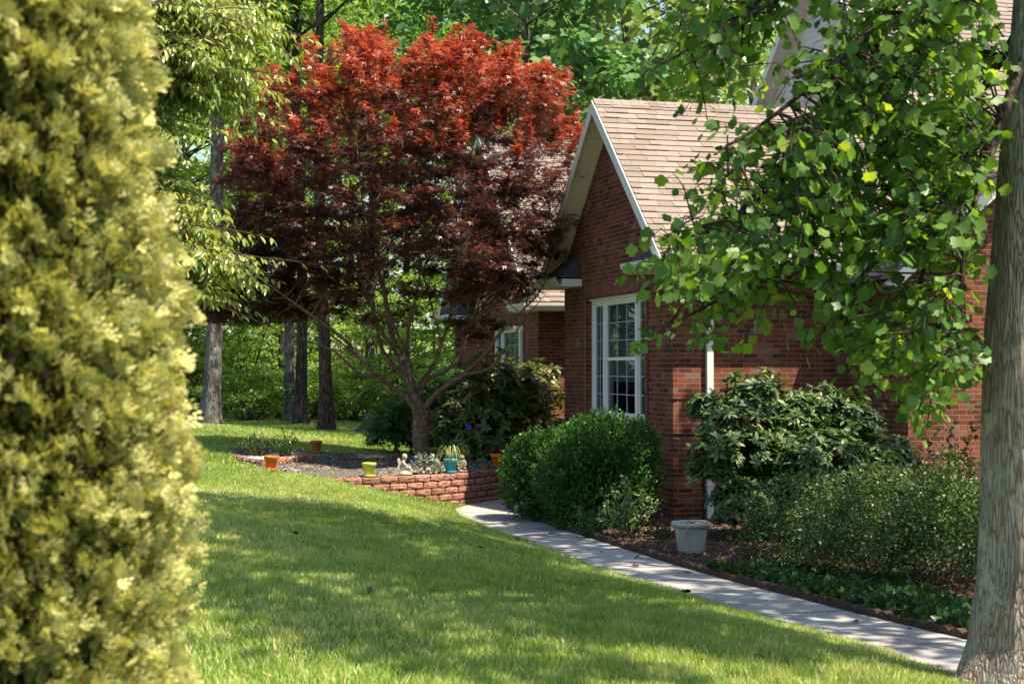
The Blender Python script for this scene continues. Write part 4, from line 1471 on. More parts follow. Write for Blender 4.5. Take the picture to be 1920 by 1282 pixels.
for px, d, k, s_, lab in US:
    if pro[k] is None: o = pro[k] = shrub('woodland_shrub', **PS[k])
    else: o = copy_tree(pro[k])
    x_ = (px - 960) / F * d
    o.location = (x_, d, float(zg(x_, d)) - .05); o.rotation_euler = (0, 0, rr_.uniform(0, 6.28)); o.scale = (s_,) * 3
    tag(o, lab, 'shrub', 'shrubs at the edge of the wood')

# far woodland reading as one mass
q = np.random.default_rng(77)
C = np.stack([q.uniform(-32, 26, 1500), q.uniform(60, 84, 1500), -2 + 18 * q.random(1500) ** 1.1], axis=1)
fw = scatter_mesh('woodland', [leaf_batch(q, C, q.uniform(1.0, 2.4, 1500), 62, LEAF_FAR, .30, flat=.35, up=.5, outw=.7)])
tag(link_mesh('woodland', fw, M['lf_forest2']), 'far leafy woodland closing off the view behind the trees', 'woodland', kind='stuff')

# ------------------------------------------------------------------ red maple
def img_poly_sample(q, poly, n):
    P = np.array(poly); lo = P.min(0); hi = P.max(0); out = []
    while len(out) < n:
        x = q.uniform(lo[0], hi[0], n * 2); y = q.uniform(lo[1], hi[1], n * 2)
        k = inpoly(x, y, poly)
        out += list(zip(x[k], y[k]))
    return np.array(out[:n])

MD = 26.2
mx0, my0 = (790 - 960) / F * MD, MD
mz0 = float(zbed(mx0, my0)) - .03
def mp(px, py, dd=0.0): return Vector(((px - 960) / F * MD, MD + dd, (690 - py) / F * MD))
maple = empty('red_maple_tree', (mx0, my0, mz0))
tag(maple, 'spreading red-leaved Japanese maple with many stems growing in the gravel bed', 'tree')
off = Vector((mx0, my0, mz0))
def sub(pts): return [p - off for p in pts]
tb = MB()
tb.tube(sub(poly_cr([mp(790, 872), mp(791, 850), mp(787, 815), mp(789, 785), mp(788, 765)], 4)),
        list(np.interp(np.linspace(0, 1, 17), [0, .08, .25, .6, 1], [.21, .165, .14, .135, .15])), 14, wob=.1, ph=1)
tb.build('trunk', M['bark_maple'], maple, smooth=True)
limbs = [
    ([(788, 775, 0), (776, 740, 0), (762, 700, .05), (740, 655, .15), (727, 600, .25), (717, 540, .3), (700, 440, .35), (690, 330, .4), (680, 200, .4)], .105),
    ([(784, 772, 0), (765, 748, -.1), (742, 728, -.2), (712, 705, -.35), (690, 682, -.45), (660, 645, -.6), (620, 610, -.8), (570, 575, -1.0), (500, 520, -1.2), (450, 470, -1.3)], .075),
    ([(792, 772, 0), (806, 752, -.05), (818, 738, -.1), (850, 715, -.3), (885, 690, -.5), (915, 660, -.7), (935, 630, -.8), (975, 590, -1.0), (1015, 545, -1.1), (1040, 470, -1.1)], .075),
    ([(788, 765, 0), (785, 735, .1), (800, 712, .15), (835, 695, .2), (862, 665, .3), (876, 625, .4), (890, 580, .5), (905, 520, .6), (930, 420, .7), (960, 300, .8)], .07),
    ([(775, 742, 0), (772, 705, -.2), (765, 665, -.3), (768, 620, -.35), (778, 575, -.4), (790, 520, -.45), (800, 420, -.5), (815, 300, -.5), (830, 180, -.5)], .06),
    ([(768, 715, .1), (740, 690, .3), (712, 655, .5), (700, 610, .7), (690, 560, .9), (670, 480, 1.0), (630, 380, 1.1), (580, 280, 1.2)], .06),
    ([(785, 745, .1), (790, 715, .3), (812, 680, .6), (825, 640, .8), (838, 590, 1.0), (850, 520, 1.2), (870, 400, 1.4), (900, 250, 1.5)], .055),
    ([(745, 665, .1), (722, 630, -.2), (706, 590, -.5), (690, 540, -.8), (650, 450, -1.2), (600, 340, -1.4), (560, 250, -1.5)], .045),
    ([(850, 715, -.3), (880, 700, -.6), (920, 690, -.9), (950, 650, -1.1), (985, 600, -1.4), (1020, 560, -1.6)], .04),
    ([(712, 705, -.35), (680, 700, -.7), (640, 660, -1.0), (590, 640, -1.3), (540, 620, -1.5), (470, 590, -1.6), (410, 570, -1.6)], .035),
    ([(765, 665, -.3), (740, 600, -.8), (720, 520, -1.3), (700, 420, -1.7), (690, 300, -1.9)], .04),
    ([(825, 640, .8), (800, 560, 1.3), (770, 450, 1.8), (750, 300, 2.0)], .035),
    ([(876, 625, .4), (880, 540, .1), (900, 450, -.5), (950, 350, -1.0), (1010, 240, -1.2)], .035),
]
nodesP = []
lb = MB()
for pts, r0 in limbs:
    P = poly_cr([mp(*p) for p in pts], 4)
    n = len(P)
    rad = [.85 * r0 * (1 - .88 * (i / (n - 1)) ** .8) for i in range(n)]
    lb.tube(sub(P), rad, 8, wob=.06)
    nodesP += [(p, rad[i]) for i, p in enumerate(P) if i > n * .35]
q = np.random.default_rng(41)
outl = [(432, 262), (470, 255), (500, 175), (560, 150), (590, 85), (640, 95), (668, 42), (700, 90), (760, 125), (850, 105), (900, 85), (945, 62), (985, 118), (1030, 125), (1062, 175), (1060, 210), (1095, 250), (1080, 330), (1065, 420), (1045, 500), (985, 565), (900, 560), (860, 520), (800, 500), (740, 520), (690, 560), (640, 585), (560, 600), (480, 605), (400, 600), (330, 575), (345, 545), (420, 510), (460, 470), (425, 430), (430, 370)]
S1 = np.concatenate([img_poly_sample(q, outl, 880), img_poly_sample(q, [(480, 300), (1000, 280), (1010, 480), (880, 500), (700, 480), (520, 520)], 60), img_poly_sample(q, [(690, 520), (980, 500), (960, 600), (890, 640), (820, 590), (700, 610)], 46), img_poly_sample(q, [(690, 92), (760, 72), (860, 62), (930, 70), (930, 200), (700, 200)], 60), img_poly_sample(q, [(335, 575), (400, 520), (450, 470), (450, 600), (345, 605)], 34), img_poly_sample(q, [(430, 400), (560, 380), (700, 440), (660, 570), (480, 600), (340, 575), (430, 500)], 130)])
cen = np.array([765, 330])
Ppos = []; lit_top = []
for px, py in S1:
    py += 24 * max(0, 1 - (py - 40) / 480)
    ex = (px - cen[0]) / 345; ey = (py - cen[1]) / 300
    rr2 = min(1, ex * ex + ey * ey * .9)
    dm = 2.7 * math.sqrt(max(.06, 1 - rr2))
    f = q.uniform(-1, 1); f = math.copysign(abs(f) ** .75, f)
    if py > 470 and abs(px - 790) < 190 and abs(f) < .85: f = math.copysign(q.uniform(.82, 1), f if q.random() > .35 else 1)
    Ppos.append(mp(px, py, f * dm))
    lit_top.append(1 - min(1, (py - 60) / 420))
Ppos = np.array([tuple(p) for p in Ppos]); lit_top = np.array(lit_top)
NP = np.array([tuple(p) for p, _ in nodesP]); NR = [r for _, r in nodesP]
r = random.Random(8)
for c in Ppos[:560]:
    hz_ = np.hypot(NP[:, 0] - c[0], NP[:, 1] - c[1])
    d2 = ((NP - c) ** 2).sum(1) + np.where(c[2] - NP[:, 2] < .55 * hz_, 1.8, 0)
    j = int(d2.argmin())
    s0 = min(NR[j] * .6, .016)
    P = bez(NP[j], c, .14, r, 5)
    lb.tube(sub(P), [s0, s0 * .85, s0 * .65, s0 * .45, s0 * .25], 4, cap=False)
lb.build('branch', M['bark_maple'], maple, smooth=True)
rad_ = q.uniform(.18, .42, len(Ppos))
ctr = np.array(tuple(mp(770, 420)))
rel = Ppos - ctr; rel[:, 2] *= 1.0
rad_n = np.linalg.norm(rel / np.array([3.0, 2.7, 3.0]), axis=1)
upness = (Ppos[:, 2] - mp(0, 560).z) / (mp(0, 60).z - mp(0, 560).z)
tint = np.clip(.08 + .95 * np.clip(rad_n - .5, 0, 1) * 1.5 * np.clip((upness - .48) * 2.2, 0.02, 1) + q.normal(size=len(Ppos)) * .13 + .03, 0, 1)  # outer new growth redder; the sunlit look of the top put into the colour
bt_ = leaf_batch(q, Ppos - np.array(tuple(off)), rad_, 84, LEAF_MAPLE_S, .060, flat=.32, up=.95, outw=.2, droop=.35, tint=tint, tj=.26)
# upright tip sprays along the top
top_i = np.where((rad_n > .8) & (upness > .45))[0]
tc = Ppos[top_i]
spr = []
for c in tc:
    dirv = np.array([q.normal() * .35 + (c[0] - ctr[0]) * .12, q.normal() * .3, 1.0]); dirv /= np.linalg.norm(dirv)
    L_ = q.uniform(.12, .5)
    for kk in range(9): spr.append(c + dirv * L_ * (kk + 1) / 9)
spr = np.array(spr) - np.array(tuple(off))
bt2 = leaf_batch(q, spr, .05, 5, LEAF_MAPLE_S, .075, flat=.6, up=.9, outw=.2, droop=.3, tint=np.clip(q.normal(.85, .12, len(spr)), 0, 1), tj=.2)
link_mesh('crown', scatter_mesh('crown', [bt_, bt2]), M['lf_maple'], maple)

# ------------------------------------------------------------------ left arching tree (oblong drooping leaves)
lt = empty('chestnut_tree', (-5.6, 17.5, float(zg(-5.6, 17.5))))
tag(lt, 'tree with arching sprays of long yellow-green leaves emerging behind the evergreen column', 'tree')
lo = np.array(tuple(lt.location))
tb = MB()
tb.tube([(0, 0, -.2), (0, 0, .3), (.05, 0, 1.5), (.0, .05, 3), (.1, 0, 5), (.1, .1, 8)], [.3, .2, .17, .15, .12, .05], 12, wob=.1)
tb.build('trunk', M['bark_dark'], lt, smooth=True)
q = np.random.default_rng(51); r = random.Random(51)
tips_ = [(505, 60, 17.0), (540, 55, 17.4), (480, 150, 16.8), (505, 175, 17.2), (450, 95, 17.6), (430, 120, 16.5), (400, 190, 16.6), (385, 215, 17), (345, 250, 16.5), (420, 40, 16.8), (350, 60, 16.4), (320, 130, 16.8),
         (470, 20, 17.8), (380, -20, 17), (300, 30, 16.4), (320, 210, 17.4), (300, 300, 16.6),
         (365, 375, 16.4), (355, 395, 16.6), (400, 430, 16.8), (420, 470, 16.6), (455, 500, 16.4), (475, 530, 16.6), (440, 545, 16.9), (400, 545, 16.4), (380, 520, 17.2), (350, 500, 16.6), (340, 540, 17), (330, 470, 17.2), (310, 430, 16.5), (320, 350, 17.5)]
lb = MB(); pos = []; dr = []; nr = []
for (px, py, d) in tips_ * 3:
    px += r.uniform(-40, 0); py += r.uniform(-18, 18); d += r.uniform(-.5, .5)
    tip = np.array(tuple(at(px, py, d))) - lo
    z0 = min(7.6, max(2.6, tip[2] + r.uniform(.2, .9)))
    s_ = np.array([0.05, .05, z0])
    mid = (s_ + tip) / 2 + np.array([0, 0, .45 + .2 * r.random()])
    P = []
    for i in range(12):
        t = i / 11
        P.append(s_ * (1 - t) ** 2 + mid * 2 * t * (1 - t) + tip * t * t)
    lb.tube(P, [.035 * (1 - .93 * (i / 11)) for i in range(12)], 5, cap=False)
    P = np.array(P)
    for i in range(3, 11):
        # side twigs and leaves in two rows
        seg = P[i + 1] - P[i]; L_ = np.linalg.norm(seg); seg /= L_
        for kk in range(9):
            p = P[i] + seg * L_ * kk / 9
            for sg in (-1, 1):
                side = np.cross(seg, [0, 0, 1.0]); side /= np.linalg.norm(side) + 1e-6
                o_ = p + q.normal(size=3) * .05 * (11 - i) * .35
                pos.append(o_); dr.append(seg * .55 + side * sg * .8 + np.array([0, 0, -.55]) + q.normal(size=3) * .22); nr.append(np.array([0, 0, 1.0]) + side * sg * .25 + q.normal(size=3) * .25)
    for kk in range(26):
        i = r.choice((3, 4, 5, 6, 7, 8, 8, 9, 9, 10)); p = P[i]
        dv = q.normal(size=3) * .35; dv[2] = -abs(dv[2]) * .5
        dv += (P[i + 1] - P[i]) * .7
        lb.tube([p, p + dv * .5 + np.array([0, 0, .02]), p + dv], [.006, .004, .002], 4, cap=False)
        for m2 in range(7):
            f = (m2 + 1) / 7
            for sg in (-1, 1):
                seg = dv / (np.linalg.norm(dv) + 1e-6); side = np.cross(seg, [0, 0, 1.0])
                pos.append(p + dv * f); dr.append(seg * .5 + side * sg * .8 + np.array([0, 0, -.5]) + q.normal(size=3) * .2); nr.append(np.array([0, 0, 1.0]) + q.normal(size=3) * .3)
lb.build('branch', M['twig'], lt, smooth=True)
pos = np.array(pos); dr = np.array(dr); nr = np.array(nr)
link_mesh('crown', scatter_mesh('crown', [(LEAF_LONG, pos, frames(dr, nr), q.uniform(.08, .135, len(pos)), np.clip(q.normal(.5, .25, len(pos)), 0, 1))]), M['lf_long'], lt)

# ------------------------------------------------------------------ clipped evergreen column in the foreground
th_ = empty('arborvitae_column', (-1.42, 4.25, float(zg(-1.42, 4.25))))
tag(th_, 'tall clipped yellow-green evergreen column in the left foreground', 'evergreen')
q = np.random.default_rng(61)
zb = th_.location.z
tb = MB(); tb.tube([(0, 0, -.1), (0, 0, 1), (0, .02, 3.1)], [.08, .06, .02], 10); tb.build('trunk', M['bark_dark'], th_, smooth=True)
def thr(z):      # radius at world height z
    return np.interp(z, [-1.8, -1.2, -.6, -.2, .1, .3, .9, 1.2, 1.45], [.50, .60, .555, .55, .51, .49, .435, .34, .05])
Nn = 80000
z = q.uniform(-1.75, 1.42, Nn); a = q.uniform(0, 2 * pi, Nn)
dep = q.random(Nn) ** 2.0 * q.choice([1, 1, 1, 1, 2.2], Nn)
lump = .04 * np.sin(a * 13 + 3 * np.sin(z * 5) + z * 3) * np.sin(z * 15 + 3 * np.sin(a * 6)) + .025 * np.sin(a * 4 + z * 3.1) * np.sin(z * 5.3 + a) + .035 * np.sin(z * 37 + 4 * np.sin(a * 11)) * np.sin(a * 29 + z * 7) + .02 * np.sin(z * 41 + a * 13)
rr = thr(z) * (1 - .28 * dep) + lump * 1.35 - .085
pos = np.stack([np.cos(a) * rr, np.sin(a) * rr, z - zb], axis=1)
outv = np.stack([np.cos(a), np.sin(a), np.zeros(Nn)], axis=1)
d = outv * .85 + np.array([0, 0, .55]) + q.normal(size=(Nn, 3)) * .38
tang = np.stack([-np.sin(a), np.cos(a), np.zeros(Nn)], axis=1)
nrm = tang * q.choice([-1, 1], Nn)[:, None] + q.normal(size=(Nn, 3)) * .6
Rm = frames(d, nrm)
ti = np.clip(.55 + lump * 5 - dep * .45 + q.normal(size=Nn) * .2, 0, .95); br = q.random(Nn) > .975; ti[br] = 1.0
bat = []
for k in range(4):
    kk = (np.arange(Nn) % 4) == k
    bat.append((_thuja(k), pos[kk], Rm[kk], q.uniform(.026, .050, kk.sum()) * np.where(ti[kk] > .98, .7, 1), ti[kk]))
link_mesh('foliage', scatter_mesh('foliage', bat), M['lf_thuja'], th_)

# ------------------------------------------------------------------ tulip tree on the right
TD = 9.6
tt = empty('tulip_tree', (3.17, TD, float(zp(TD))))
tag(tt, 'large tree at right with grey furrowed trunk and lobed green leaves hanging before the house', 'tree')
off = np.array(tuple(tt.location)); offv = Vector(off)
tb = MB()
cl = [(-2.25, 3.08, .66), (-2.05, 3.10, .56), (-1.9, 3.12, .45), (-1.65, 3.14, .365), (-1.35, 3.15, .315), (-.9, 3.145, .285), (-.3, 3.14, .27), (.3, 3.155, .262), (.9, 3.20, .255), (1.4, 3.235, .25), (2.2, 3.30, .245), (3.2, 3.36, .23), (4.6, 3.4, .2), (6.5, 3.3, .15), (8.5, 3.2, .09), (10, 3.2, .03)]
Z = np.array([c[0] for c in cl]); zz = np.concatenate((np.arange(-2.25, 3, .06), np.arange(3, 10, .4)))
X = np.interp(zz, Z, [c[1] for c in cl]) + np.interp(zz, [-2, -1.5, 2.3], [.08, .02, .035]); Rr = np.interp(zz, Z, [c[2] for c in cl])
# trunk mesh with real furrows
n = 110; base = []
q = np.random.default_rng(71)
ph = q.uniform(0, 6.28, 30)
for i, z_ in enumerate(zz):
    for j in range(n):
        t = 2 * pi * j / n
        fur = sum(sin(t * (13 + 5 * k) + ph[k] + z_ * (1.3 - .4 * k) + 1.2 * sin(z_ * (2.1 + k) + ph[k + 8])) for k in range(5)) / 5
        ro = 1 + .03 * sin(3 * t + 1 + z_ * .3) + .02 * sin(5 * t + z_)
        if z_ < -1.2: ro += .10 * (-1.2 - z_) * max(0, sin(4 * t + .8)) * 1.6
        r_q = Rr[i] * ro - .013 * abs(fur) ** .6 + .005
        base.append((X[i] + r_q * cos(t) - off[0], r_q * sin(t), z_ - off[2]))
tb.v = base
for i in range(len(zz) - 1):
    for j in range(n):
        j2 = (j + 1) % n
        tb.f.append((i * n + j, i * n + j2, (i + 1) * n + j2, (i + 1) * n + j)); tb.uv.extend([(0, 0)] * 4); tb.t.extend([.5] * 4); tb.m.append(0)
tb.build('trunk', M['bark_tulip'], tt, smooth=True)

q = np.random.default_rng(72); r = random.Random(72)
limbs = [
    [(1960, -330, 9.6), (1800, -200, 9.5), (1600, -90, 9.2), (1400, 30, 9.0), (1240, 120, 8.8)],
    [(1955, -150, 9.6), (1800, 0, 9.7), (1640, 180, 9.9), (1500, 310, 9.8), (1380, 400, 9.6), (1255, 440, 9.3)],
    [(1945, 0, 9.6), (1820, 200, 9.9), (1650, 370, 10.1), (1480, 470, 9.9), (1350, 560, 9.6), (1255, 610, 9.3)],
    [(1930, 100, 9.6), (1840, 300, 10.2), (1765, 420, 10.4), (1720, 560, 10.3), (1725, 720, 10.1)],
    [(1950, -230, 9.6), (1750, -60, 9.3), (1600, 90, 9.0), (1460, 210, 8.9), (1340, 290, 8.8)],
    [(1850, 250, 10.0), (1700, 430, 10.3), (1600, 540, 10.2), (1560, 640, 10.0)],
    [(1940, 60, 9.6), (1870, 260, 9.2), (1810, 450, 9.1), (1800, 640, 9.2)],
]
lb = MB(); LN = []
for L_ in limbs:
    P = poly_cr([at(*p) for p in L_], 6); m_ = len(P)
    lb.tube([p - offv for p in P], [.028 * (1 - .88 * i / (m_ - 1)) + .003 for i in range(m_)], 7, cap=False)
    LN += [np.array(tuple(p)) for p in P[3:]]
hl = []
for k in range(9):
    a = k * 2.4; z_ = 4.2 + k * .55; L_ = r.uniform(4.0, 6.0)
    e = Vector((3.3 + cos(a) * L_ * .8 - 1.2, TD + sin(a) * L_ * .8 + 2.6, z_ + r.uniform(.3, 1.5)))
    P = bez((3.35, TD, z_), e, .1, r, 10)
    lb.tube([p - offv for p in P], [.11 * (1 - .9 * i / 9) for i in range(10)], 7, cap=False)
LN = np.array(LN)
# foliage twigs in view
poly1 = [(1440, 20), (1560, -60), (1930, -60), (1905, 120), (1880, 330), (1868, 480), (1862, 600), (1800, 740), (1760, 760), (1700, 690), (1620, 640), (1580, 590), (1500, 560), (1440, 560), (1370, 610), (1250, 640), (1235, 600), (1290, 560), (1240, 520), (1215, 445), (1300, 420), (1330, 380), (1290, 300), (1400, 260), (1480, 200), (1450, 120)]
poly2 = [(1215, 90), (1290, 20), (1360, -30), (1480, -30), (1475, 60), (1440, 160), (1330, 150), (1230, 170)]
poly3 = [(1560, 100), (1700, -60), (1930, -60), (1890, 250), (1860, 420), (1780, 430), (1600, 420), (1440, 470), (1450, 330)]
poly4 = [(1560, 560), (1850, 500), (1850, 700), (1780, 780), (1700, 740)]
S_ = np.concatenate([img_poly_sample(q, poly1, 440), img_poly_sample(q, poly2, 50), img_poly_sample(q, poly3, 250), img_poly_sample(q, poly4, 44)])
sg_ = inpoly(S_[:, 0], S_[:, 1], [(1385, 215), (1478, -20), (1565, -20), (1575, 90), (1545, 215)])
S_ = S_[~(sg_ & (q.random(len(S_)) < .8))]
S_ = S_[S_[:, 0] < np.interp(S_[:, 1], [0, 300, 600], [1905, 1880, 1850]) - 34]
bat_p = []; bat_d = []; bat_n = []; bat_s = []; bat_t = []
def twig_leaves(p, dv, L_, nl, s0, tone):
    dv = dv / np.linalg.norm(dv)
    mid = p + dv * L_ * .5 + np.array([0, 0, .04])
    end = p + dv * L_ + np.array([0, 0, -.06])
    lb.tube([Vector(p - off), Vector(mid - off), Vector(end - off)], [.006, .004, .002], 4, cap=False)
    for i in range(nl):
        f = (i + .6) / nl
        b_ = p * (1 - f) ** 2 + mid * 2 * f * (1 - f) + end * f * f
        side = np.cross(dv, [0, 0, 1.0]) * (1 if i % 2 else -1)
        pd = side * .8 + dv * .5 + q.normal(size=3) * .35
        pd /= np.linalg.norm(pd)
        pe = b_ + pd * q.uniform(.04, .09) + np.array([0, 0, -.01])
        lb.tube([Vector(b_ - off), Vector(pe - off)], [.0018, .0012], 3, cap=False)
        ld = pd + np.array([0, 0, -.8]) + q.normal(size=3) * .5
        nn = np.array([.15, -.2, .8]) + q.normal(size=3) * .7
        bat_p.append(pe); bat_d.append(ld); bat_n.append(nn); bat_s.append(s0 * q.uniform(.5, 1.2)); bat_t.append(np.clip(tone + q.normal() * .2 + (.45 if q.random() > .985 else 0), 0, 1))
for px, py in S_:
    d = q.uniform(8.6, 10.6)
    c = np.array(tuple(at(px, py, d)))
    j = int((((LN - c) * np.array([1, .6, 1])) ** 2).sum(1).argmin()); b0 = LN[j]
    dv = c - b0 + q.normal(size=3) * .1; Lc = np.linalg.norm(dv)
    if Lc > .45:
        P = bez(b0, c, .12, r, 5); lb.tube([p - offv for p in P], [.009, .008, .006, .005, .004], 4, cap=False)
    st = c - dv / Lc * min(Lc, .2)
    twig_leaves(st, dv / Lc + q.normal(size=3) * .5 + np.array([-.35, 0, -.25]), q.uniform(.2, .42), int(q.integers(7, 14)), .079, q.uniform(.2, .85))
n_view = len(bat_p)
# unseen upper crown: clumps set along sun rays to cast the wanted shade
def shade_clump(c, rad, nl):
    for _ in range(nl):
        o_ = q.normal(size=3); o_ /= np.linalg.norm(o_); o_ *= rad * q.random() ** .5; o_[2] *= .5
        bat_p.append(c + o_); bat_d.append(o_ + q.normal(size=3) * .4 + np.array([0, 0, -.3])); bat_n.append(np.array([0, 0, 1.0]) + q.normal(size=3) * .5)
        bat_s.append(.17 * q.uniform(.7, 1.2)); bat_t.append(q.uniform(.1, .8))
SHpx = [(300, 925), (560, 940), (700, 965), (850, 990), (925, 978), (890, 945), (1010, 948), (1110, 1000), (1320, 1050), (1900, 1215), (1900, 1300), (1080, 1300), (750, 1236), (600, 1203), (300, 1190)]
def px_ground(px, py):
    d = 1.9 * F / (py - 690)
    for _ in range(12):
        x_ = (px - 960) / F * d; d = -float(zg(x_, d)) * F / (py - 690)
    return ((px - 960) / F * d, d)
SHP = [px_ground(*p_) for p_ in SHpx]
TANE = math.tan(radians(SUN_EL))
SHB = [(2.9, 12), (5.6, 12.5), (5.6, 18.6), (3.0, 19.5), (1.6, 18), (2.3, 15)]
SHW = [(1.2, 20.2), (1.4, 21.2), (4.4, 22.0), (3.9, 20.6)]
kcount = 0; tries = 0
while kcount < 345 and tries < 20000:
    tries += 1
    extra = kcount % 6 == 4; bedc = kcount % 6 == 1
    g0 = img_poly_sample(q, SHW if extra else SHB if bedc else SHP, 1)[0]
    rad = q.uniform(.35, .55) if extra else q.uniform(.4, .85)
    hh = q.uniform(6.5, 13.5)
    c = np.array([g0[0] + SUN_H.x * hh / TANE, g0[1] + SUN_H.y * hh / TANE, hh - 1.95])
    if True:
        tr3 = (c[2] - 1.6) / TANE; hu, hv = house_uv(c[0] - SUN_H.x * tr3, c[1] - SUN_H.y * tr3)
        if hu > -.9 and hv > (-.45 if extra else -.6 - rad): continue
    inside_view = (c[2] - rad * .5 < c[1] * .2353 + .25) and (c[0] - rad < c[1] * .3273 + .3)
    tz = (c[2] + .3) / TANE; near_col = math.hypot(c[0] - SUN_H.x * tz + 1.42, c[1] - SUN_H.y * tz - 4.25) < 2.4
    tl = (c[2] - .9) / TANE; on_leaves = math.hypot(c[0] - SUN_H.x * tl - 2.3, c[1] - SUN_H.y * tl - 9.6) < 1.5 + rad and q.random() < .7
    if inside_view or near_col or on_leaves or math.hypot(c[0] - 2.6, (c[1] - 12.2)) > (9.8 if extra or bedc else 8.2): continue
    shade_clump(c, rad, 44); kcount += 1
    if kcount % 3 == 0:
        j = min(9, max(0, int((c[2] - 4.0) / .7)))
        lb.tube([p - offv for p in bez((3.3, TD + .1, 3.9 + j * .6), c, .12, r, 6)], [.05, .04, .03, .02, .012, .005], 5, cap=False)
lb.build('branch', M['bark_dark'], tt, smooth=True)
bp_ = np.array(bat_p) - off
link_mesh('crown', scatter_mesh('crown', [(LEAF_TULIP, bp_, frames(np.array(bat_d), np.array(bat_n)), np.array(bat_s), np.array(bat_t))]), M['lf_tulip'], tt)

# ------------------------------------------------------------------ shrubs by the house
def rhodo(name, seed, blobs, nros, lsize, lmat, loc, stems=16, per=11, hang=.25):
    """whorled evergreen shrub: rosettes of long leaves on twig ends over lumpy blobs (x,y,z,r) in local metres"""
    q = np.random.default_rng(seed); r = random.Random(seed)
    root = empty(name, loc)
    C = []; O = []
    vol = np.array([b[3] ** 2 for b in blobs]); vol = vol / vol.sum()
    for i in range(nros):
        b = blobs[q.choice(len(blobs), p=vol)]
        o = q.normal(size=3); o /= np.linalg.norm(o)
        if o[2] < -.5: o[2] *= -.5
        rr = b[3] * (1 - .45 * q.random() ** 2 + .12 * abs(q.normal()) * (q.random() > .6))
        p = np.array(b[:3]) + o * rr * np.array([1, 1, .9])
        if p[2] < .1: continue
        C.append(p); O.append(o)
    C = np.array(C); O = np.array(O)
    sb = MB()
    for i in range(stems):
        j = q.integers(0, len(C)); c = C[j]
        sb.tube(bez((q.normal() * .18, q.normal() * .15, -.1), c, .2, r, 7), [.022, .02, .017, .014, .011, .008, .004], 5, cap=False)
    for i in range(0, len(C), 2):
        e = C[i]; s_ = e - (O[i] * .5 + np.array([0, 0, .35])) * q.uniform(.25, .5)
        sb.tube([s_, (s_ + e) / 2 + q.normal(size=3) * .02, e], [.006, .005, .003], 4, cap=False)
    sb.build('stem', M['twig'], root, smooth=True)
    n = len(C)
    ax = O * .7 + np.array([0, 0, .9]) + q.normal(size=(n, 3)) * .25; ax /= np.linalg.norm(ax, axis=1, keepdims=True)
    a1 = np.cross(ax, np.array([.3, .8, .1])); a1 /= np.linalg.norm(a1, axis=1, keepdims=True); a2 = np.cross(ax, a1)
    pos = []; D = []; Nn_ = []; T = []; Sz = []
    tone = q.uniform(.1, .8, n)
    for k in range(per):
        th = 2 * pi * k * .382 + q.uniform(0, .5, n)
        el = q.uniform(-.25, .7, n) - hang * (k % 2)
        d = (a1 * np.cos(th)[:, None] + a2 * np.sin(th)[:, None]) * np.cos(el)[:, None] + ax * np.sin(el)[:, None]
        pos.append(C - ax * .03 * (k / per)); D.append(d); Nn_.append(ax + q.normal(size=(n, 3)) * .2); T.append(np.clip(tone + q.normal(size=n) * .18, 0, 1)); Sz.append(lsize * q.uniform(.65, 1.15, n))
    pos = np.concatenate(pos); D = np.concatenate(D); Nn_ = np.concatenate(Nn_); T = np.concatenate(T); Sz = np.concatenate(Sz)
    link_mesh('foliage', scatter_mesh('foliage', [(LEAF_LONG, pos, frames(D, Nn_), np.stack([Sz * 1.25, Sz, Sz], axis=1), T)]), lmat, root)
    return root

def gp(px, d, dz=0.0):
    x_ = (px - 960) / F * d
    return (x_, d, float(zp(d)) + .03 + dz)

# right: big rhododendron against the dark recess
rb = gp(1500, 18.8)
def bl(px, py, d, rad): p = at(px, py, d); return (p.x - rb[0], p.y - rb[1], p.z - rb[2], rad)
o = rhodo('rhododendron', 81, [bl(1415, 745, 18.9, .38), bl(1380, 830, 18.6, .50), bl(1345, 870, 18.6, .34), bl(1470, 860, 18.9, .55), bl(1590, 800, 19.0, .42), bl(1600, 900, 18.8, .58), bl(1500, 950, 18.5, .55), bl(1440, 960, 18.6, .45), bl(1640, 950, 18.9, .42), bl(1660, 870, 18.9, .40), bl(1540, 770, 19.1, .36), bl(1400, 940, 18.4, .40), bl(1560, 1000, 17.6, .42), bl(1690, 930, 18.3, .42), bl(1480, 800, 18.9, .42), bl(1540, 870, 18.3, .5), bl(1330, 770, 18.8, .24)], 3000, .12, M['lf_rhodo'], rb, 22)
tag(o, 'large rhododendron with whorled leaves against the dark brick recess and downspout', 'shrub')
# left: rhododendron before the rear wing
rb = gp(930, 27.3)
M['lf_bronze_lit'] = leaf_mat('bronze_highlight_rhododendron_leaves', [(0, (.05, .085, .03)), (.5, (.11, .15, .045)), (.8, (.20, .20, .07)), (1, (.34, .24, .10))], .25, .35, (1.4, 1.3, .4), spec=.6)  # brownish leaves; the lighter bronze tones are light highlights put into the colour
o = rhodo('rhododendron', 82, [bl(985, 740, 27.6, .6), bl(930, 730, 27.4, .75), bl(900, 790, 27, .8), bl(970, 800, 27.6, .8), bl(850, 790, 27.3, .65), bl(1020, 700, 28, .3), bl(930, 840, 27, .6)], 1050, .15, M['lf_bronze_lit'], rb, 20)
tag(o, 'rhododendron with bronze-tinged leaves, toned as if sunlit, growing before the rear wing window', 'shrub')
# round laurel behind the maple
rb = gp(770, 29.5)
o = rhodo('laurel_shrub', 83, [bl(760, 800, 29.5, .75), bl(800, 770, 29.6, .8), bl(835, 740, 29.8, .6), bl(735, 810, 29.3, .5), bl(810, 830, 29.2, .55)], 1300, .10, M['lf_box'], rb, 10, per=10)
tag(o, 'dense green laurel bush behind the trunk of the red maple', 'shrub')

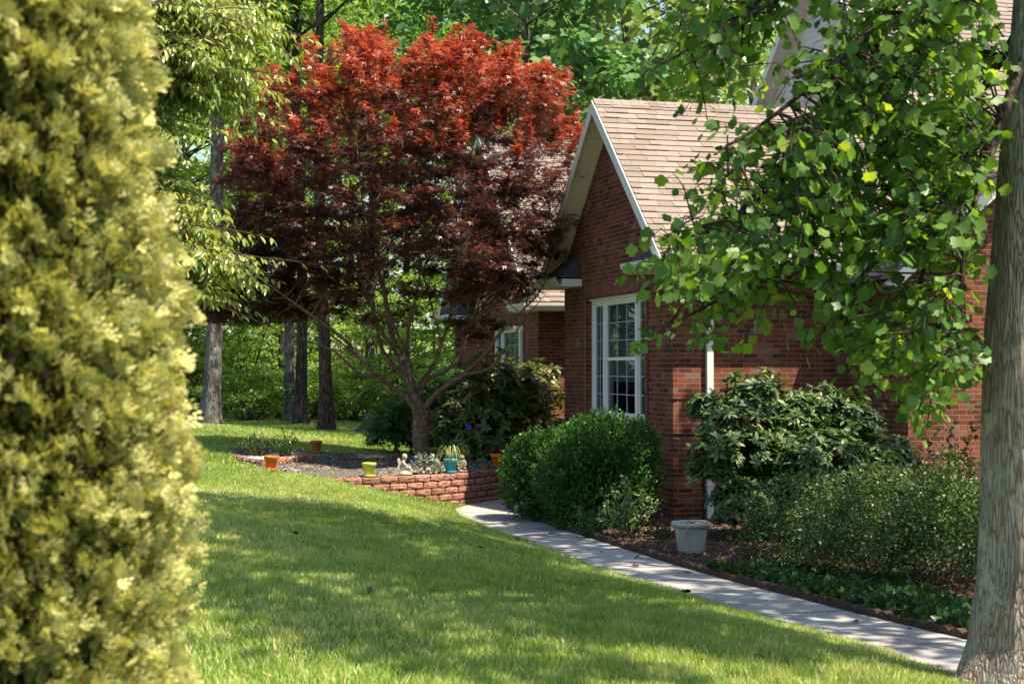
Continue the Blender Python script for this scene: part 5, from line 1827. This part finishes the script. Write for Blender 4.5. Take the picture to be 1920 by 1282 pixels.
# boxwoods
def boxwood(seed, loc, blobs, n, label):
    q = np.random.default_rng(seed); r = random.Random(seed)
    root = empty('boxwood', loc); tag(root, label, 'shrub', 'clipped boxwoods below the front window')
    C = []; O = []
    vol = np.array([b[3] ** 2 for b in blobs]); vol = vol / vol.sum()
    for i in range(n):
        b = blobs[q.choice(len(blobs), p=vol)]
        o = q.normal(size=3); o /= np.linalg.norm(o); rr = b[3] * (1 - .3 * q.random() ** 1.6) + q.normal() * .025
        p = np.array(b[:3]) + o * rr
        if p[2] < .02: continue
        C.append(p); O.append(o)
    C = np.array(C); O = np.array(O)
    sb = MB()
    for i in range(18):
        c = C[q.integers(0, len(C))]; sb.tube(bez((q.normal() * .1, q.normal() * .1, -.05), c, .15, r, 5), [.016, .013, .01, .007, .003], 5, cap=False)
    sb.build('stem', M['twig'], root)
    # short shoots with leaves
    per = 13
    ax = O + np.array([0, 0, .7]) + q.normal(size=(len(C), 3)) * .3; ax /= np.linalg.norm(ax, axis=1, keepdims=True)
    P = []; D = []; T = []
    tone = q.uniform(.15, .75, len(C))
    for k in range(per):
        P.append(C + ax * (.10 * k / per)); D.append(ax * .6 + rdir(q, len(C)) * .8); T.append(np.clip(tone + .25 * k / per + q.normal(size=len(C)) * .12, 0, 1))
    P = np.concatenate(P); D = np.concatenate(D); T = np.concatenate(T)
    link_mesh('foliage', scatter_mesh('foliage', [(LEAF_FAR, P, frames(D, np.array([0, 0, 1.0]) + rdir(q, len(P)) * .7), q.uniform(.026, .042, len(P)), T)]), M['lf_box'], root)
rb = gp(1125, 20.3)
boxwood(91, rb, [bl(1130, 860, 20.3, .58), bl(1165, 890, 20.2, .50), bl(1085, 900, 20.2, .55), bl(1120, 940, 20.1, .55), bl(1175, 840, 20.5, .38), bl(1090, 850, 20.6, .42)], 5600, 'larger dark boxwood directly below the front window')
rb = gp(1005, 21.6)
boxwood(92, rb, [bl(1010, 870, 21.6, .42), bl(1000, 910, 21.4, .42), bl(1040, 890, 21.3, .42), bl(985, 880, 21.8, .32), bl(1050, 850, 21.5, .30)], 3200, 'smaller bright boxwood beside the end of the walkway')

# pale glossy small shrub
def sprig_shrub(name, seed, loc, n_st, h, w, lsize, lmat, label, cat='shrub', tmpl=LEAF_OVAL, leafs=22, smat=None, up=.6, leaf0=.25):
    q = np.random.default_rng(seed); r = random.Random(seed)
    root = empty(name, loc); tag(root, label, cat)
    sb = MB(); P = []; D = []
    for i in range(n_st):
        a = q.uniform(0, 2 * pi); rr = w / 2 * q.random() ** .6; hh = h * q.uniform(.55, 1) * (1 - .35 * (rr / (w / 2)) ** 2)
        e = Vector((cos(a) * rr, sin(a) * rr, hh))
        C = bez((q.normal() * .04, q.normal() * .04, -.04), e, .16, r, 8)
        sb.tube(C, [.008 * (1 - .8 * k / 7) for k in range(8)], 4, cap=False)
        for k in range(leafs):
            f = leaf0 + (1 - leaf0) * k / leafs; i0 = min(6, int(f * 7)); p = C[i0].lerp(C[i0 + 1], f * 7 - i0)
            seg = (C[i0 + 1] - C[i0]).normalized(); dv = seg * .5 + Vector(q.normal(size=3)) * .8
            P.append(tuple(p + Vector(q.normal(size=3)) * .03 * w)); D.append(tuple(dv))
    sb.build('stem', smat or M['twig'], root)
    P = np.array(P); D = np.array(D)
    link_mesh('foliage', scatter_mesh('foliage', [(tmpl, P, frames(D, np.array([0, 0, 1.0]) * up + rdir(q, len(P)) * .6), lsize * q.uniform(.7, 1.2, len(P)), np.clip(q.normal(.5, .25, len(P)), 0, 1))]), lmat, root)
    return root
o = sprig_shrub('holly_shrub', 93, gp(1175, 18.7), 26, .80, .85, .055, M['lf_holly'], 'small glossy pale-green shrub in front of the larger boxwood', leafs=26)
o = sprig_shrub('azalea_shrub', 94, gp(1105, 19.0), 16, .50, .55, .055, M['lf_box'], 'low dark sprouting shrub at the left foot of the glossy pale one', leafs=24)
o = sprig_shrub('seedling_plant', 95, gp(1243, 18.4), 9, .34, .32, .06, M['lf_cover'], 'small green plant growing left of the grey planter', 'plant', LEAF_LONG, 14)
# azaleas lower right
az = [(1535, 16.2, 1.45, .80, 96, 'rounded azalea at the left of the low right-hand bushes'),
      (1655, 15.0, 1.35, .86, 97, 'middle azalea of the low bushes in front of the rhododendron'),
      (1775, 14.3, 1.1, .92, 98, 'sunlit yellowish azalea close to the big grey trunk')]
for px, d, w_, h_, sd3, lab in az:
    o = shrub('azalea_shrub', sd3, w_ * 1.15, h_, 170, 60, .035, LEAF_FAR, M['lf_azalea'], flat=.5, clr=(.10, .26), up=.6, nst=30, stem=.008, shell=.3, rag=.28)
    o.location = gp(px, d); tag(o, lab, 'shrub', 'azaleas at the right end of the mulch bed')
o = sprig_shrub('barberry_shrub', 99, gp(1800, 18.2), 30, 1.75, 1.0, .075, M['lf_cover'], 'tall dark-leaved shrub in front of the sunlit brick wall by the big trunk', leafs=18, leaf0=.35)
o = sprig_shrub('nandina_shrub', 100, gp(1735, 17.4), 24, 1.05, .9, .07, M['lf_holly'], 'feathery light green shrub at the foot of the sunlit brick wall', leafs=18, tmpl=LEAF_LONG)
o = sprig_shrub('nandina_shrub', 101, gp(1815, 15.2), 26, 1.15, .8, .05, M['lf_holly'], 'yellow-lit twiggy shrub touching the left side of the big trunk', leafs=20)

# leafy ground cover along the edging
N = 620
q = np.random.default_rng(111)
yy = q.uniform(10.2, 15.6, N); xx = xr(yy) + .12 + q.random(N) ** 1.3 * 1.1
C = np.stack([xx, yy, zp(yy) + .05], axis=1)
P = np.repeat(C, 9, axis=0); D = rdir(q, len(P)) * .8 + np.array([0, 0, .9])
gcm = scatter_mesh('ground_cover', [(LEAF_OVAL, P + q.normal(size=P.shape) * np.array([.03, .03, .0]), frames(D, -D * .2 + np.array([0, 0, .6]) + rdir(q, len(P)) * .5), q.uniform(.07, .14, len(P)), np.clip(q.normal(.3, .22, len(P)), 0, 1))])
tag(link_mesh('ground_cover', gcm, M['lf_cover']), 'low dark green leafy ground cover behind the edging stones', 'ground cover', kind='stuff')

# ferns / seedlings in the tier
for px, d, h_, sd3, lab in ((483, 24.7, .42, 121, 'left one of the two wispy shrubs in the white-stone tier'), (533, 24.5, .50, 122, 'right, denser one of the two wispy shrubs in the white-stone tier')):
    p = at(px, 857, d)
    o = sprig_shrub('spirea_shrub', sd3, (p.x, d, ZU - .03), 26, h_, .62, .042, M['lf_azalea'] if sd3 == 121 else M['lf_box'], lab, leafs=24, leaf0=.15)
    o['group'] = 'young shrubs in the stone tier'
rod = MB(); rod.tube([(0, 0, -.3), (0, 0, .5)], .006, 6)
o = rod.build('metal_rod', plain('dark_rod', (.03, .03, .03), .5)); p = at(490, 857, 24.0); o.location = (p.x, 24.0, ZU - .03)
tag(o, 'thin dark rod standing in the white-stone tier', 'rod')

# old stump
st = empty('tree_stump', (0, 0, 0)); p = at(702, 830, 37); st.location = (p.x, 37, float(zg(p.x, 37)) - .05)
tag(st, 'old flared tree stump at the edge of the wood', 'stump')
s = MB()
n = 28; Zs = [0, .08, .2, .35, .48, .5]
Rs = [.50, .40, .30, .25, .23, .21]
for i in range(len(Zs) - 1): pass
base = []
for z_, r0 in zip(Zs, Rs):
    for j in range(n):
        t = 2 * pi * j / n; rr = r0 * (1 + (.35 * (1 - z_ * 1.6)) * max(-.3, sin(5 * t + .4)) + .05 * sin(13 * t)); hz = z_ + (.07 * sin(3 * t) + .04 * sin(7 * t) if z_ > .4 else 0)
        base.append((rr * cos(t), rr * sin(t), hz))
s.v = base
for i in range(len(Zs) - 1):
    for j in range(n):
        j2 = (j + 1) % n; s.f.append((i * n + j, i * n + j2, (i + 1) * n + j2, (i + 1) * n + j)); s.uv.extend([(0, 0)] * 4); s.t.extend([.5] * 4); s.m.append(0)
s.f.append(tuple((len(Zs) - 1) * n + j for j in range(n))); s.uv.extend([(0, 0)] * n); s.t.extend([.5] * n); s.m.append(0)
s.build('stump_body', M['stump'], st, smooth=True)
s = MB()
for a in (3.3, 3.9, 5.4, .2): s.tube([(cos(a) * .3, sin(a) * .3, .12), (cos(a) * .6, sin(a) * .6, .05), (cos(a) * .9, sin(a) * .9, -.05)], [.1, .07, .03], 7)
s.build('root', M['stump'], st, smooth=True)

# ------------------------------------------------------------------ pots
M['soilpot'] = M['mulch']
def pot(loc, col, label, s=1.0, saucer=True, tilt=(0, 0)):
    root = empty('flower_pot', loc); root.rotation_euler = (tilt[0], tilt[1], 0); root.scale = (s, s, s)
    tag(root, label, 'flower pot', 'coloured flower pots around the raised bed')
    b = MB(); z = .022 if saucer else 0
    b.lathe((0, 0, 0), [(0, z), (.066, z), (.070, z + .004), (.090, z + .135), (.104, z + .137), (.110, z + .183), (.108, z + .188), (.100, z + .188), (.096, z + .182), (.088, z + .14), (.085, z + .13)], 32)
    b.build('pot_body', col, root, smooth=True)
    if saucer:
        b = MB(); b.lathe((0, 0, 0), [(0, 0), (.075, 0), (.092, .012), (.095, .028), (.09, .028), (.084, .014), (0, .012)], 32); b.build('saucer', col, root, smooth=True)
    b = MB(); b.lathe((0, 0, 0), [(0, z + .155), (.04, z + .158), (.091, z + .15)], 20); b.build('potting_soil', M['soilpot'], root, smooth=True)
    return root
OR = plain('orange_glaze', (.66, .17, .022), .38, var=.05); LI = plain('lime_glaze', (.50, .58, .12), .38, var=.05); TE = plain('teal_glaze', (.03, .36, .45), .35, var=.05)
OR2 = plain('ochre_glaze', (.52, .20, .03), .45, var=.08); LI2 = plain('dull_green_glaze', (.25, .33, .07), .5, var=.08)
p = at(509, 896, 23.0); pot((p.x, 23.0, max(p.z, float(zbed(p.x, 23.0)) - .01)), OR, 'orange flower pot at the lawn edge, in front of the white-stone tier', 1.0)
p = at(593, 864, 27.0); pot((p.x, 27.0, float(zbed(p.x, 27.0)) + .01), OR2, 'ochre-orange flower pot at the back of the bed behind the tier', .98)
p = at(693, 892, 23.2); pot((p.x, 23.17, ZT - .004), LI, 'lime green flower pot on the straight part of the block wall', .98)
p = at(814, 870, 26.5); pot((p.x, 26.6, float(zbed(p.x, 26.6))), LI2, 'dull green flower pot shaded at the foot of the maple trunk', 1.05)
p = at(845, 886, 24.05); pot((p.x, 24.03, ZT - .004), TE, 'teal flower pot with arching strap leaves on the block wall', 1.02)
p = at(934, 878, 25.3); pot((p.x - .02, 25.35, ZT - .004), OR, 'orange flower pot at the right end of the block wall', 1.02)

def strap_plant(loc, n, L, label, seed, wid=.012):
    q = np.random.default_rng(seed)
    root = None
    s = MB()
    for i in range(n):
        a = q.uniform(0, 2 * pi); out = q.uniform(.35, .9) * L; up_ = L * q.uniform(.5, 1.0)
        tt_ = q.random(); pr_ = None
        for k in range(9):
            f = k / 8; rr = out * f; z = up_ * (4 * f * (1 - f)) * .62 + (up_ * .35) * f * (1 - f)
            z -= .04 * f
            w2 = wid * (1 - f) ** .6
            side = Vector((-sin(a), cos(a), 0)) * w2
            c = Vector((cos(a) * rr, sin(a) * rr, z))
            if pr_: s.face([pr_[0], pr_[1], c + side, c - side], None, tt_)
            pr_ = (c - side, c + side)
    o = s.build('strap_leaf_plant', M['lf_spider']); o.location = loc
    tag(o, label, 'plant'); return o
p = at(845, 886, 24.05)
strap_plant((p.x, 24.03, ZT + .18), 34, .42, 'spider plant with arching pale leaves growing in the teal pot', 131, .005)
p = at(826, 886, 24.4); strap_plant((p.x - .05, 24.5, float(zbed(p.x, 24.4))), 30, .24, 'low clump of yellowish strap leaves left of the teal pot', 132, .005)
p = at(625, 893, 23.5); strap_plant((p.x, 23.5, float(zbed(p.x, 23.5))), 14, .16, 'tiny grassy sprout in the gravel left of the lime pot', 133, .006)

# silvery succulent clump (rounded lobes)
q = np.random.default_rng(141)
p = at(797, 888, 24.0)
root = empty('silver_plant', (p.x, 23.85, ZT)); tag(root, 'silvery grey-green mounded plant beside the fairy statue', 'plant')
P = []; D = []
for cx_, cy_, cz_, rr in ((-.13, 0, .08, .10), (.0, .02, .10, .11), (.12, 0, .12, .10), (-.04, 0, .22, .08), (.20, 0, .06, .07), (.13, .02, .2, .06)):
    for i in range(45):
        o_ = q.normal(size=3); o_ /= np.linalg.norm(o_); o_[2] = abs(o_[2]) if cz_ < .1 else o_[2]
        P.append(np.array([cx_, cy_, cz_]) + o_ * rr * .7); D.append(o_ + q.normal(size=3) * .3)
P = np.array(P); D = np.array(D)
link_mesh('foliage', scatter_mesh('foliage', [(LEAF_OVAL, P, frames(D, np.array([0, 0, 1.]) + rdir(q, len(P)) * .4), q.uniform(.05, .085, len(P)), q.random(len(P)))]), M['lf_silver'], root)
s = MB(); s.tube([(0, 0, 0), (0, 0, .12)], [.02, .01], 6); s.build('stem', M['twig'], root)

# ------------------------------------------------------------------ statues
M['stone_statue'] = noisy_mat('weathered_statue_stone', [(.3, (.26, .22, .18)), (.7, (.52, .46, .40))], scale=30, rough=.8, bs=.3, bd=.004)
M['stone_moss'] = noisy_mat('mossy_statue_stone', [(.3, (.10, .09, .05)), (.7, (.28, .25, .17))], scale=30, rough=.9, bs=.5, bd=.004)
def skinned(name, verts, edges, radii, mat, parent, lv=2):
    me = bpy.data.meshes.new(name); me.from_pydata(verts, edges, []); me.update()
    o = bpy.data.objects.new(name, me); COL.objects.link(o); me.materials.append(mat)
    sk = o.modifiers.new('skin', 'SKIN'); sk.use_smooth_shade = True
    for i, r_ in enumerate(radii): 
        rr = r_ if hasattr(r_, '__len__') else (r_, r_)
        me.skin_vertices[0].data[i].radius = rr
    me.skin_vertices[0].data[0].use_root = True
    ss = o.modifiers.new('sub', 'SUBSURF'); ss.levels = lv; ss.render_levels = lv
    o.parent = parent
    return o
p = at(760, 891, 23.55)
fs = empty('fairy_statue', (p.x - .02, 23.55, ZT - .005), 0.0)
tag(fs, 'seated winged fairy statue with bowed head on the block wall', 'statue')
fs.scale = (.88, .88, .88)
s = MB(); s.lathe((0.03, 0, 0), [(0, 0), (.115, 0), (.12, .025), (.10, .05), (.06, .075), (0, .085)], 20); s.build('rock_base', M['stone_statue'], fs, smooth=True)
V = [(-.02, 0, .12), (-.025, 0, .17), (-.015, 0, .225), (0, 0, .255), (.02, -.003, .295), (.028, -.004, .33),
     (-.015, -.045, .222), (.02, -.055, .175), (.075, -.035, .15),
     (-.015, .045, .222), (.02, .055, .175), (.075, .035, .15),
     (.03, -.03, .12), (.10, -.033, .14), (.12, -.03, .07), (.15, -.03, .05),
     (.03, .03, .12), (.10, .033, .12), (.125, .03, .06), (.16, .03, .045)]
E = [(0, 1), (1, 2), (2, 3), (3, 4), (4, 5), (2, 6), (6, 7), (7, 8), (2, 9), (9, 10), (10, 11), (0, 12), (12, 13), (13, 14), (14, 15), (0, 16), (16, 17), (17, 18), (18, 19)]
R0 = [.062, .050, .052, .022, .042, .040, .024, .019, .015, .024, .019, .015, .038, .031, .022, .018, .038, .031, .022, .018]
skinned('body', V, E, R0, M['stone_statue'], fs)
s = MB()
for k in range(9):
    a = -2.2 + k * .55
s.lathe((.012, 0, .318), [(0, .048), (.028, .042), (.043, .02), (.046, -.005), (.038, -.03), (.02, -.04)], 16); s.build('hair', M['stone_statue'], fs, smooth=True)
for sg in (-1, 1):
    s = MB()
    out = [(-.035, 0, .20), (-.075, sg * .03, .285), (-.095, sg * .055, .29), (-.10, sg * .06, .24), (-.085, sg * .05, .19), (-.10, sg * .05, .12), (-.085, sg * .035, .07), (-.06, sg * .02, .10), (-.045, sg * .006, .16)]
    F1 = [Vector(v_) for v_ in out]; F2 = [v_ + Vector((-.010, -sg * .004, 0)) for v_ in F1]
    s.face(F1); s.face(F2[::-1])
    for i in range(len(F1)):
        j = (i + 1) % len(F1); s.face([F1[i], F2[i], F2[j], F1[j]])
    s.build('wing', M['stone_statue'], fs)
p = at(866, 888, 24.3)
ch = empty('cherub_statue', (p.x, 24.25, ZT - .005)); tag(ch, 'small mossy figurine crouching right of the teal pot', 'statue')
V = [(0, 0, .07), (0, 0, .13), (0, 0, .18), (0, -.012, .22), (-.05, -.02, .16), (-.065, -.05, .11), (-.02, -.075, .10), (.05, -.02, .16), (.065, -.05, .11), (.02, -.075, .10),
     (-.045, -.05, .05), (-.05, -.085, .08), (-.045, -.08, .015), (.045, -.05, .05), (.05, -.085, .08), (.045, -.08, .015)]
E = [(0, 1), (1, 2), (2, 3), (2, 4), (4, 5), (5, 6), (2, 7), (7, 8), (8, 9), (0, 10), (10, 11), (11, 12), (0, 13), (13, 14), (14, 15)]
skinned('body', V, E, [.06, .06, .04, .042, .024, .02, .016, .024, .02, .016, .032, .024, .02, .032, .024, .02], M['stone_moss'], ch)
s = MB(); s.lathe((0, -.01, 0), [(0, 0), (.10, 0), (.10, .02), (.085, .035), (0, .04)], 18); s.build('base', M['stone_moss'], ch, smooth=True)
s = MB(); s.lathe((0, -.012, .222), [(0, .045), (.03, .038), (.045, .012), (.046, -.01), (.035, -.02)], 14); s.build('cap', M['stone_moss'], ch, smooth=True)

# blue glass ornament in the rhododendron
s = MB(); q = np.random.default_rng(5)
s.tube([(0, 0, -1.0), (0, 0, .0)], .006, 6)
p = at(879, 800, 25.9)
bo = empty('garden_ornament', tuple(p)); tag(bo, 'small blue glass flower ornament on a stake among the rhododendron leaves', 'ornament')
s.build('stake', plain('stake_metal', (.1, .1, .1), .4, metal=.6), bo)
s = MB()
for k in range(7):
    a = 2 * pi * k / 7; c = Vector((cos(a), -.3, sin(a))) * .035
    s.lathe(tuple(c), [(0, -.02), (.018, -.01), (.022, 0), (.018, .012), (0, .02)], 8)
s.build('petal', plain('blue_glass', (.02, .07, .62), .12, spec=.8), bo, smooth=True)

# big grey planter
p = gp(1295, 17.1)
pl = empty('garden_planter', (p[0], p[1], p[2] + .02)); tag(pl, 'large pale grey plastic planter with ring handles on the mulch by the downspout', 'planter')
PM = noisy_mat('grey_planter_plastic', [(.3, (.28, .28, .24)), (.7, (.42, .42, .37))], scale=5, rough=.6, bs=.1, bd=.002)
s = MB(); s.lathe((0, 0, 0), [(0, 0), (.135, 0), (.14, .01), (.145, .03), (.175, .25), (.186, .29), (.205, .295), (.217, .31), (.218, .33), (.208, .345), (.196, .343), (.192, .33), (.180, .30), (.17, .27)], 44)
s.build('planter_body', PM, pl, smooth=True)
s = MB(); s.lathe((0, 0, 0), [(0, .30), (.08, .305), (.182, .295)], 24); s.build('potting_soil', M['mulch'], pl)
for a in (-1.9, 1.25):
    s = MB(); ax_ = Vector((cos(a), sin(a), 0)); sd4 = Vector((-sin(a), cos(a), 0))
    ring = [ax_ * (.196 + .004) + sd4 * (.03 * cos(t)) + Vector((0, 0, .235 + .03 * sin(t))) for t in np.linspace(0, 2 * pi, 17)]
    s.tube(ring, .006, 6, cap=False); s.tube([ax_ * .17 + Vector((0, 0, .27)), ax_ * .205 + Vector((0, 0, .27))], .012, 8); s.build('ring_handle', PM, pl, smooth=True)
s = MB(); q = np.random.default_rng(12)
for k in range(16):
    a = q.uniform(0, 2 * pi); b0 = Vector((q.normal() * .06, q.normal() * .06, .30)); e = b0 + Vector((cos(a) * q.uniform(.08, .22), sin(a) * q.uniform(.08, .2), q.uniform(.02, .10)))
    s.tube([b0, (b0 + e) / 2 + Vector((0, 0, .03)), e], [.003, .0025, .0015], 4)
dt = s.build('dry_twigs', M['twig_red']); dt.location = pl.location
tag(dt, 'dry reddish twigs lying in the grey planter', 'twigs')

# fallen leaves on walkway and lawn
q = np.random.default_rng(151)
lm = scatter_mesh('fallen_leaf', [(LEAF_TULIP, np.zeros((1, 3)), frames(np.array([[0, 1., 0]]), np.array([[0, 0, 1.]])), np.array([.075]), np.array([.5]))])
lm.materials.append(plain('dead_leaf', (.13, .075, .04), .8, var=.3))
spots = [(1008, 993), (1036, 996), (1195, 1045), (1335, 1063), (1290, 1075), (1605, 1178), (1430, 1110), (1700, 1190), (1130, 1032)]
for px, py in spots:
    d = 2.03 * F / (py - 690); x_ = (px - 960) / F * d
    if x_ < xl(d) or x_ > xr(d): x_ = (xl(d) + xr(d)) / 2
    o = bpy.data.objects.new('fallen_leaf', lm); COL.objects.link(o)
    o.location = (float(x_), d, float(zp(d)) + .045); o.rotation_euler = (q.normal() * .25, q.normal() * .25, q.uniform(0, 6)); o.scale = (q.uniform(.6, 1.1),) * 3
    tag(o, 'small dead brown leaf lying on the concrete walkway', 'fallen leaf', 'dead leaves on the walkway')

for px, py in ((1338, 1064), (862, 1052), (975, 1020), (968, 1017), (905, 1035), (1430, 1126), (1240, 1150), (700, 1120), (560, 1010), (1120, 1100), (1420, 1240)):
    d = 1.95 * F / (py - 690)
    for _ in range(10):
        x_ = (px - 960) / F * d; d = -float(zg(x_, d)) * F / (py - 690)
    if x_ > xl(d) - .03: x_ = float(xl(d)) - .08
    o = bpy.data.objects.new('fallen_leaf', lm); COL.objects.link(o)
    o.location = (float(x_), d, float(zg(x_, d)) + .06); o.rotation_euler = (q.normal() * .5, q.normal() * .5, q.uniform(0, 6)); o.scale = (q.uniform(.8, 1.4),) * 3
    tag(o, 'small dead brown leaf caught on top of the lawn grass', 'fallen leaf', 'dead leaves on the lawn')
